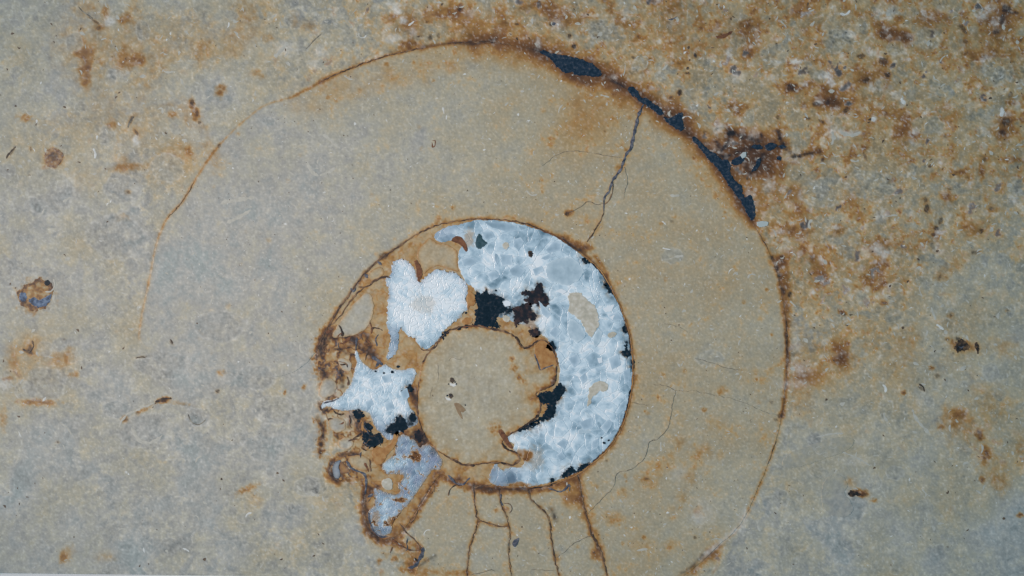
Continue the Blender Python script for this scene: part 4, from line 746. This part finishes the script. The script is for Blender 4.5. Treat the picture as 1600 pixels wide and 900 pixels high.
# ---- cracks and septa
ZR = Z_TOP + .02 * MM
ribbon('crack', [(1006,163),(998,178),(994,195),(990,212),(986,230),(978,243),(974,253),(970,265),(962,275),(956,285),(952,298),(945,307),(943,318),(943,332)], 4.2, 2.6, ZR, M_VEIN, amm, 1.2, label='long dark blue crack from the outer shell towards the crescent')
ribbon('crack', [(943,332),(940,340),(934,352),(926,365),(917,378)], 1.8, 1.6, ZR, M_SEPT, amm, 1)
ribbon('crack', [(958,284),(957,300),(952,312),(944,320)], 1.4, 1.4, ZR, M_SEPT, amm, 1)
for p, w in (([(974,247),(955,245),(930,240),(910,237),(895,236),(880,238),(868,243),(858,252),(846,260)], 1.3), ([(943,317),(930,319),(918,315),(905,325),(893,330),(886,334)], 1.8), ([(975,260),(979,275),(980,287),(976,300),(974,312)], 1.2),
             ([(1055,610),(1052,625),(1048,645),(1046,662),(1038,675),(1028,686),(1015,690),(1011,705),(1005,718),(995,727),(982,735),(968,737),(962,745),(960,756),(952,768),(940,780),(925,795),(916,804)], 1.6), ([(1020,601),(1040,603),(1055,610),(1080,611)], 1.1), ([(1086,560),(1110,566),(1135,575),(1160,578)], 1.2), ([(986,628),(1000,632),(1012,633)], 1.2), ([(1080,610),(1150,625),(1200,645),(1225,650)], .7), ([(1030,505),(1060,510),(1075,520)], .7), ([(869,871),(885,860),(895,850),(910,842),(927,836)], 1.7), ([(735,898),(755,894),(768,889),(774,892)], 1.5), ([(830,890),(850,891),(868,891)], 1.0), ([(685,567),(685,583),(684,598)], 1.0), ([(676,604),(673,615),(671,624)], 1.0), ([(702,565),(705,558),(712,559),(722,562)], .9)):
    ribbon('crack', p, w * .48, w * .4, ZR, M_HAIR, amm, 1.6)
for s, w in ((S1, 1.2), (S2, .8), (S3, 1.4), (S4, 1.6)): ribbon('septum', s, w, w, ZR, M_SEPT, amm, 2.6)
ribbon('septum', [(748,814),(765,818),(780,822),(795,823)], 2.2, 1.6, ZR, M_SEPT, amm, 1.5)
ribbon('septum', [(926,836),(933,850),(941,866),(944,880)], 3, 2, ZR, M_SEPT, amm, 2.5)
for p, w, m in (([(856,763),(866,766),(876,768),(884,763),(889,757),(890,768)], 3, M_VEIN), ([(700,742),(706,748),(712,755),(722,757),(730,750),(735,746)], 3.2, M_VEIN), ([(783,772),(782,782),(786,790)], 3, M_VEIN), ([(700,775),(704,764),(712,758),(722,758)], 1.8, M_SEPT), ([(786,786),(797,788),(800,796),(795,802)], 1.3, M_SEPT), ([(541,720),(550,732),(562,737),(570,742),(572,755),(571,772)], 3.4, M_VEIN), ([(624,817),(633,830),(642,838),(652,848),(657,860)], 1.8, M_SEPT), ([(661,855),(660,866),(654,876),(648,884),(638,887)], 5, M_VEIN), ([(625,851),(635,857),(648,860),(658,858)], 1.8, M_SEPT), ([(835,553),(840,565),(845,578),(853,574),(865,570)], 2.4, M_VEIN), ([(741,762),(752,759),(768,757)], 1.6, M_SEPT), ([(642,817),(650,806),(652,796)], 1.6, M_SEPT), ([(678,768),(679,760),(674,772)], 1.2, M_SEPT), ([(580,820),(584,830),(594,838),(606,838)], 3.2, M_VEIN), ([(576,800),(577,812),(582,824)], 2.6, M_VEIN), ([(558,527),(557,536),(556,548)], 2.5, M_VEIN), ([(581,557),(590,563),(598,570)], 5, M_VEIN), ([(505,630),(515,628),(530,622)], 2.2, M_VEIN), ([(504,629),(500,634),(504,641),(511,638)], 2.4, M_SEPT), ([(526,545),(532,548),(545,552),(556,555)], 1.8, M_SEPT), ([(548,450),(552,455),(556,449)], 4, M_VEIN), ([(590,408),(596,414)], 5, M_VEIN), ([(570,428),(574,434)], 5, M_VEIN)):
    ribbon('vein', p, w, w * .8, ZR, m, amm, 1.0)
for a, b, w in ((14, 19, 1.8), (19, 23, 1.4), (36, 38, 1.2), (39, 40, 1.0), (40, 42, 1.3), (44, 46, .9), (5, 8, .9)):
    ribbon('shell_wall', OUTER[a:b], w, w * .8, ZR, M_SEPT, amm, 2.0)
# dark beaded crust broken along the rim of the core and the outer wall of the crescent
CL = CORE + CORE[:3]; _b = random.Random(9)
for a in range(0, len(CORE) - 1):
    if _b.random() < .62:
        w = _b.uniform(1.6, 4.0); ribbon('rim_crust', CL[a:a + 3], w, w * .5, ZR, _b.choice([M_SEPT, M_DARKIRON, M_BROWN, M_DARKIRON]), amm, 1.6, 1.6)
for a in range(16, 40, 2):
    if _b.random() < .6: w = _b.uniform(1.2, 3.0); ribbon('rim_crust', [(x - 1.5 * (x > 900), y) for x, y in ARC[a:a + 3]], w, w * .5, ZR, _b.choice([M_BROWNBLACK, M_DARKIRON, M_BROWN]), amm, 1.8, 1.6)
# tangled rusty veins of the ragged left flank
_v = random.Random(41); PK = [smooth(p_) for p_ in (STAR, POCKET, HEART, HOOK)]; kk = 0
for k in range(400):
    x, y = _v.uniform(495, 665), _v.uniform(505, 892)
    if kk >= 44: break
    if x > 600 and not (y > 800 or (560 < y < 580)): continue
    a = _v.uniform(0, 6.28); pts = [(x, y)]
    for q in range(_v.randint(2, 4)):
        a += _v.uniform(-.6, .6); x += 5 * math.cos(a); y += 5 * math.sin(a); pts.append((x, y))
    A_ = np.array(pts)
    ok = (bil(f_inner, A_[:, 0], A_[:, 1]) > -3) if pts[0][1] < 838 else (bil(f_ch[0], A_[:, 0], A_[:, 1]) < 6) & (A_[:, 0] > 588 + (A_[:, 1] - 838) * .8)
    if not ok.all() or any((sdf(p_, A_[:, 0], A_[:, 1]) > -2).any() for p_ in PK): continue
    kk += 1; w = _v.uniform(1.6, 4.2); ribbon('vein', pts, w, w * .6, ZR, _v.choice([M_SEPT, M_SEPT, M_BROWN, M_VEIN, M_DARKIRON]), amm, 1.2, 2)
# brown inner shell line
ribbon('shell_wall', ARC[:21], 2.6, 1.4, ZR, M_SEPT, amm, 1.6, label='thin brown shell line along the upper left of the inner whorl')
ribbon('shell_wall', ARC[21:40], 1.6, 2.2, ZR, M_ORANGE, amm, 1.0, label='thin orange shell line along the right of the crescent')
ribbon('shell_wall', [(560,448),(575,446),(590,436),(605,432),(611,434)], 3, 3, ZR, M_SEPT, amm, 2)
ribbon('shell_wall', [(515,512),(530,495),(548,470),(562,455),(580,444)], 2, 2, ZR, M_SEPT, amm, 2)
ribbon('shell_wall', [(655,542),(665,548),(678,543),(690,528),(705,515),(722,511)], 1.8, 2.4, ZR, M_SEPT, amm, 2)

# ------------------------------------------------------------------ shell grit: countless chips, joined
def grit(name, n, where, zf, mat, parent, smin, smax, pw=2.2, elong=(1.5, 5), seed=1, dens=None):
    r = np.random.RandomState(seed); Vs = []; Ts = []; k = 0; made = 0; tries = 0
    cand = np.stack([r.uniform(-60, 1660, n * 6), r.uniform(-40, 905, n * 6)], 1)
    fa = bil(f_amm, cand[:, 0], cand[:, 1]); fi = bil(f_inner, cand[:, 0], cand[:, 1]); fe = bil(f_edge, cand[:, 0], cand[:, 1])
    ok = where(fa, fi, cand[:, 0], cand[:, 1]) & (fe > 6)
    if dens is not None: ok &= r.rand(len(cand)) < dens(cand[:, 0], cand[:, 1])
    cand = cand[ok][:n]
    for (x, y) in cand:
        L = smin + (smax - smin) * r.rand() ** pw; w = max(.7, L / r.uniform(*elong)); a = r.rand() * 6.283; cv = r.uniform(-.8, .8)
        m = 4; t = np.linspace(-1, 1, m); cx = t * L / 2; cy = cv * L * .25 * (t * t)
        h = w / 2 * (1 - .75 * t * t) * (1 + r.uniform(-.4, .4, m))
        ux = np.concatenate([cx, cx]); uy = np.concatenate([cy + h, cy - h])
        X_ = x + ux * math.cos(a) - uy * math.sin(a); Y_ = y + ux * math.sin(a) + uy * math.cos(a)
        z = zf(x, y); Vs.append(w3(X_, Y_, z + np.concatenate([np.full(m, .012), np.full(m, .006)]) * MM))
        for q in range(m - 1): Ts += [(k + q, k + m + q, k + q + 1), (k + q + 1, k + m + q, k + m + q + 1)]
        k += 2 * m
    V = np.concatenate(Vs); T = np.array(Ts)
    n_ = np.cross(V[T[:, 1]] - V[T[:, 0]], V[T[:, 2]] - V[T[:, 0]])[:, 2]; T[n_ < 0] = T[n_ < 0][:, ::-1]
    return make(name, V, T, mat, parent, kind='stuff')
zmat = lambda x, y: Z_SLAB
def zamm(x, y):
    for fc in f_ch:
        if bil(fc, np.array([x]), np.array([y]))[0] > -3: return Z_CH
    return Z_BODY
mt = lambda fa, fi, x, y: fa < -5
am = lambda fa, fi, x, y: (fa > 5) & (fi < -7)
dn = lambda x, y: np.clip(.30 + .7 * sst(.3, .75, bil(F['warm'], x, y)) + .45 * fbm(x, y, 70, 55, 2), .05, 1)
grit('white_shell_grit', 560, mt, zmat, M_FLW, slab, 1.3, 6, 2.6, seed=1, dens=dn)
grit('cream_shell_grit', 2100, mt, zmat, M_FLC, slab, 1.4, 10, 2.4, seed=2, dens=dn)
grit('dark_mineral_grit', 700, mt, zmat, M_FLD, slab, 1.2, 6, 2.4, (1.2, 3.5), seed=3, dens=dn)
grit('white_shell_grit', 520, am, zamm, M_FLW, amm, 1.3, 5, 2.6, seed=4)
grit('cream_shell_grit', 1900, am, zamm, M_FLC, amm, 1.2, 7, 2.6, seed=5)
grit('dark_mineral_grit', 420, am, zamm, M_FLD, amm, 1.0, 3, 2.0, (1.1, 3), seed=6)
core_in = lambda fa, fi, x, y: (np.hypot(x - 745, y - 618) < 82)
grit('white_shell_grit', 70, core_in, lambda x, y: Z_CORE, M_FLW, amm, 1.3, 6, 2.0, seed=7)
grit('dark_mineral_grit', 40, core_in, lambda x, y: Z_CORE, M_FLD, amm, 1.2, 5, 2.0, seed=8)

# ------------------------------------------------------------------ larger shell fragments, one by one
def frag(pts, w, mat, parent, z, name='shell_fragment'): ribbon(name, pts, w, w, z, mat, parent, .5, 2)
for p, w, m in (([(146,232),(149,240),(148,248)], 3, M_FLW), ([(429,89),(440,78),(450,66)], 6, M_FLC), ([(478,77),(490,64),(503,52)], 1.8, M_HAIR), ([(1075,14),(1075,14.5),(1074,26)], 1, M_FLC), ([(200,200),(203,190),(210,182)], 2.2, M_HAIR), ([(10,248),(14,240),(25,229)], 2.2, M_CRACK), ([(122,10),(132,20),(146,29)], 1.6, M_HAIR), ([(35,545),(45,550),(52,542),(50,532)], 2.4, M_DARKIRON), ([(212,560),(220,558),(228,559)], 1.4, M_CRACK), ([(266,530),(270,537)], 2, M_CRACK), ([(94,661),(105,668),(112,680)], 2.4, M_FLC), ([(205,668),(218,690),(238,692),(254,680)], 3.5, M_FLC), ([(293,646),(300,660),(312,663),(322,655)], 1.4, M_HAIR), ([(1275,683),(1300,678),(1318,677)], 2.5, M_FLC), ([(1298,700),(1315,706),(1340,716),(1360,728)], 2, M_FLC), ([(1436,600),(1442,604),(1445,612)], 2.4, M_CRACK), ([(1425,640),(1432,655),(1445,670),(1452,678)], 4, M_FLC), ([(1312,206),(1330,212),(1345,206)], 5, M_FLC), ([(1363,183),(1366,190)], 6, M_FLW), ([(1408,153),(1414,163)], 6, M_FLW), ([(1565,168),(1566,176),(1563,182)], 5, M_FLW), ([(1300,205),(1302,218),(1299,226)], 5, M_FLC), ([(1118,58),(1130,57),(1145,49)], 4, M_BROWN), ([(862,38),(868,36)], 4, M_VEIN), ([(1043,30),(1050,30),(1058,26)], 2, M_VEIN), ([(1085,83),(1088,90)], 4, M_CRACK), ([(1234,470),(1244,480)], 2, M_FLC), ([(1324,495),(1330,502)], 3, M_FLC), ([(1475,515),(1463,507)], 3, M_FLW), ([(1455,480),(1462,500)], 3, M_FLC), ([(480,208),(492,214)], 3, M_FLC), ([(345,318),(362,314),(398,308)], 6, M_FLC), ([(355,348),(372,340),(392,328)], 5, M_FLC), ([(505,210),(520,222),(532,232)], 4, M_FLC), ([(480,255),(487,268),(498,275)], 4, M_FLC), ([(500,274),(512,270),(524,262)], 3.5, M_FLC), ([(692,168),(694,178)], 2.2, M_FLW), ([(698,180),(697,187)], 2, M_FLW), ([(675,222),(676,230),(679,229),(680,220),(675,220)], 1.5, M_BROWN), ([(1035,388),(1048,390)], 2, M_FLW), ([(938,148),(952,152)], 2.5, M_FLC)):
    z = ZR - .02 * MM
    inside = bil(f_amm, np.array([p[0][0]], float), np.array([p[0][1]], float))[0] > 0
    frag(p, w, m, amm if inside else slab, (Z_BODY if inside else Z_SLAB) + .03 * MM)
rr = random.Random(8)
for k in range(90):
    x, y = rr.uniform(10, 1590), rr.uniform(10, 885)
    fa = bil(f_amm, np.array([x]), np.array([y]))[0]
    if -6 < fa < 6 or bil(f_inner, np.array([x]), np.array([y]))[0] > -8: continue
    inside = fa > 0; L = rr.uniform(7, 18); a = rr.uniform(0, 6.28); cv = rr.uniform(-.5, .5)
    p = [(x + L / 2 * t * math.cos(a) - cv * L * t * t * .6 * math.sin(a), y + L / 2 * t * math.sin(a) + cv * L * t * t * .6 * math.cos(a)) for t in (-1, -.4, .3, 1)]
    frag(p, rr.uniform(1.2, 3.4), rr.choice([M_FLC, M_FLC, M_FLC, M_FLW]), amm if inside else slab, (Z_BODY if inside else Z_SLAB) + .03 * MM)

# ------------------------------------------------------------------ other fossils and nodules that sit in the slab
def at_px(x, y): return ((x - 800) * S, (450 - y) * S, -.0003)
t = thing('iron_nodule', 'rusty brown nodule with a blue grey heart near the left edge of the slab', 'nodule', at_px(54, 460), 'iron nodules set in the slab')
def nod_x(at, x, y, sd): n = fbm(x, y, 9, 61, 3); m_ = fbm(x, y, 5, 66, 3); at['warm'] = np.full(len(x), .8); at['rust'] = np.clip(.50 + .45 * n + .3 * m_ + .30 * np.exp(-((sd - 3) / 3) ** 2), .2, .95); at['dark'] = np.clip(.65 * np.exp(-((sd - 4) / 3) ** 2) * (.5 + m_), 0, .9); at['pale'] *= .2
patch('rind', [(26,458),(35,447),(50,440),(62,435),(76,440),(83,450),(81,462),(72,478),(58,485),(42,481),(30,470)], Z_BODY, M_STONE, t, .8, 6.0, 9, extra=nod_x)
for pl in ([(30,459),(38,456),(43,463),(40,471),(32,469)], [(45,468),(54,464),(62,468),(72,464),(80,460),(79,470),(70,478),(58,480),(50,476)]): patch('blue_core', pl, Z_CH, M_BLUE, t, .7, 2.4, 5)
patch('dark_spot', [(69,441),(75,437),(79,441),(76,446),(70,446)], Z_CH, M_BLACK, t, .8, 1, 4)
ribbon('white_rim', [(84,436),(86,446),(80,455),(70,456)], 3.5, 2, Z_CH + .02 * MM, M_FLC, t, .6)
t = thing('iron_nodule', 'small crumbly red brown rust spot at the upper left of the slab', 'nodule', at_px(84, 246), 'iron nodules set in the slab')
def nod2(at, x, y, sd): n = fbm(x, y, 6, 62, 3); at['rust'] = np.clip(.66 + .45 * n, .25, .95); at['pale'] = np.clip(.5 * fbm(x, y, 4, 63, 2), 0, .5); at['lilac'] = np.full(len(x), .12)
patch('rind', [(71,238),(80,231),(92,234),(99,242),(95,254),(86,262),(74,260),(70,250)], Z_BODY, M_STONE, t, .9, 2.4, 5, extra=nod2)
t = thing('iron_nodule', 'dark brown split nodule ringed with rust at the right of the slab', 'nodule', at_px(1505, 540), 'iron nodules set in the slab')
for pl in ([(1491,545),(1494,536),(1500,530),(1509,534),(1515,542),(1511,548),(1503,547),(1496,551)], [(1522,538),(1527,535),(1530,546),(1528,552),(1524,546)]): patch('iron_crust', pl, Z_BODY, M_DARKIRON, t, .7, 3.0, 4)
ribbon('pale_grain', [(1497,541),(1502,544),(1506,541)], 2, 2, Z_BODY + .03 * MM, M_VEIN, t)
t = thing('shell_fossil', 'long grey leaf shaped fossil slanting beside the lower right of the ammonite', 'fossil', at_px(1275, 705), 'small shell fossils set in the slab')
def leaf_x(at, x, y, sd): n = fbm(x, y, 9, 64, 3); at['warm'] = at['warm'] * .6 + .20 + .12 * n; at['grain'] = at['grain'] * .5 + .17 + .16 * n; at['rust'] = np.clip(at['rust'] * .8 + .08 * n, 0, 1); at['pale'] = np.clip(.30 * fbm(x, y, 7, 65, 2), 0, .5)
patch('shell', [(1222,722),(1234,708),(1252,701),(1275,693),(1300,685),(1322,683),(1335,688),(1330,698),(1315,708),(1292,716),(1268,724),(1245,730),(1228,731)], Z_BODY, M_STONE, t, 1, 1.2, 8, extra=leaf_x)
for (x, y, r) in ((1280,704,7),(1302,696,6),(1267,708,4),(1290,710,4)):
    ribbon('ring', [(x + r * math.cos(q), y + r * .8 * math.sin(q)) for q in np.linspace(0, 5.6, 8)], 1.3, 1.3, Z_CH, M_FLC, t, .5)
t = thing('shell_fossil', 'faint grey rounded shell with a rusty hinge at the lower right of the slab', 'fossil', at_px(1310, 780), 'small shell fossils set in the slab')
patch('shell', [(1284,765),(1290,750),(1302,742),(1318,745),(1324,758),(1320,770),(1330,785),(1332,800),(1318,808),(1300,805),(1286,792)], Z_BODY, M_STONE, t, 1, 1.5, 8, extra=leaf_x)
patch('hinge', [(1325,770),(1331,766),(1337,769),(1346,771),(1345,774),(1336,775),(1328,776)], Z_CH, M_DARKIRON, t, .7, 2.2, 4)
t = thing('shell_fossil', 'arched grey shell with a rusty crest at the lower left of the slab', 'fossil', at_px(230, 650), 'small shell fossils set in the slab')
ribbon('crest', [(242,628),(250,624),(260,622),(268,624)], 5, 3, Z_CH, M_DARKIRON, t, 2.0)
ribbon('shell', [(186,668),(192,655),(204,645),(222,637),(240,630)], 3, 2, Z_BODY + .02 * MM, M_FLC, t, 1.5)
ribbon('shell', [(208,670),(218,686),(234,692),(250,682)], 4, 3, Z_BODY + .02 * MM, M_FLC, t, 1.5)
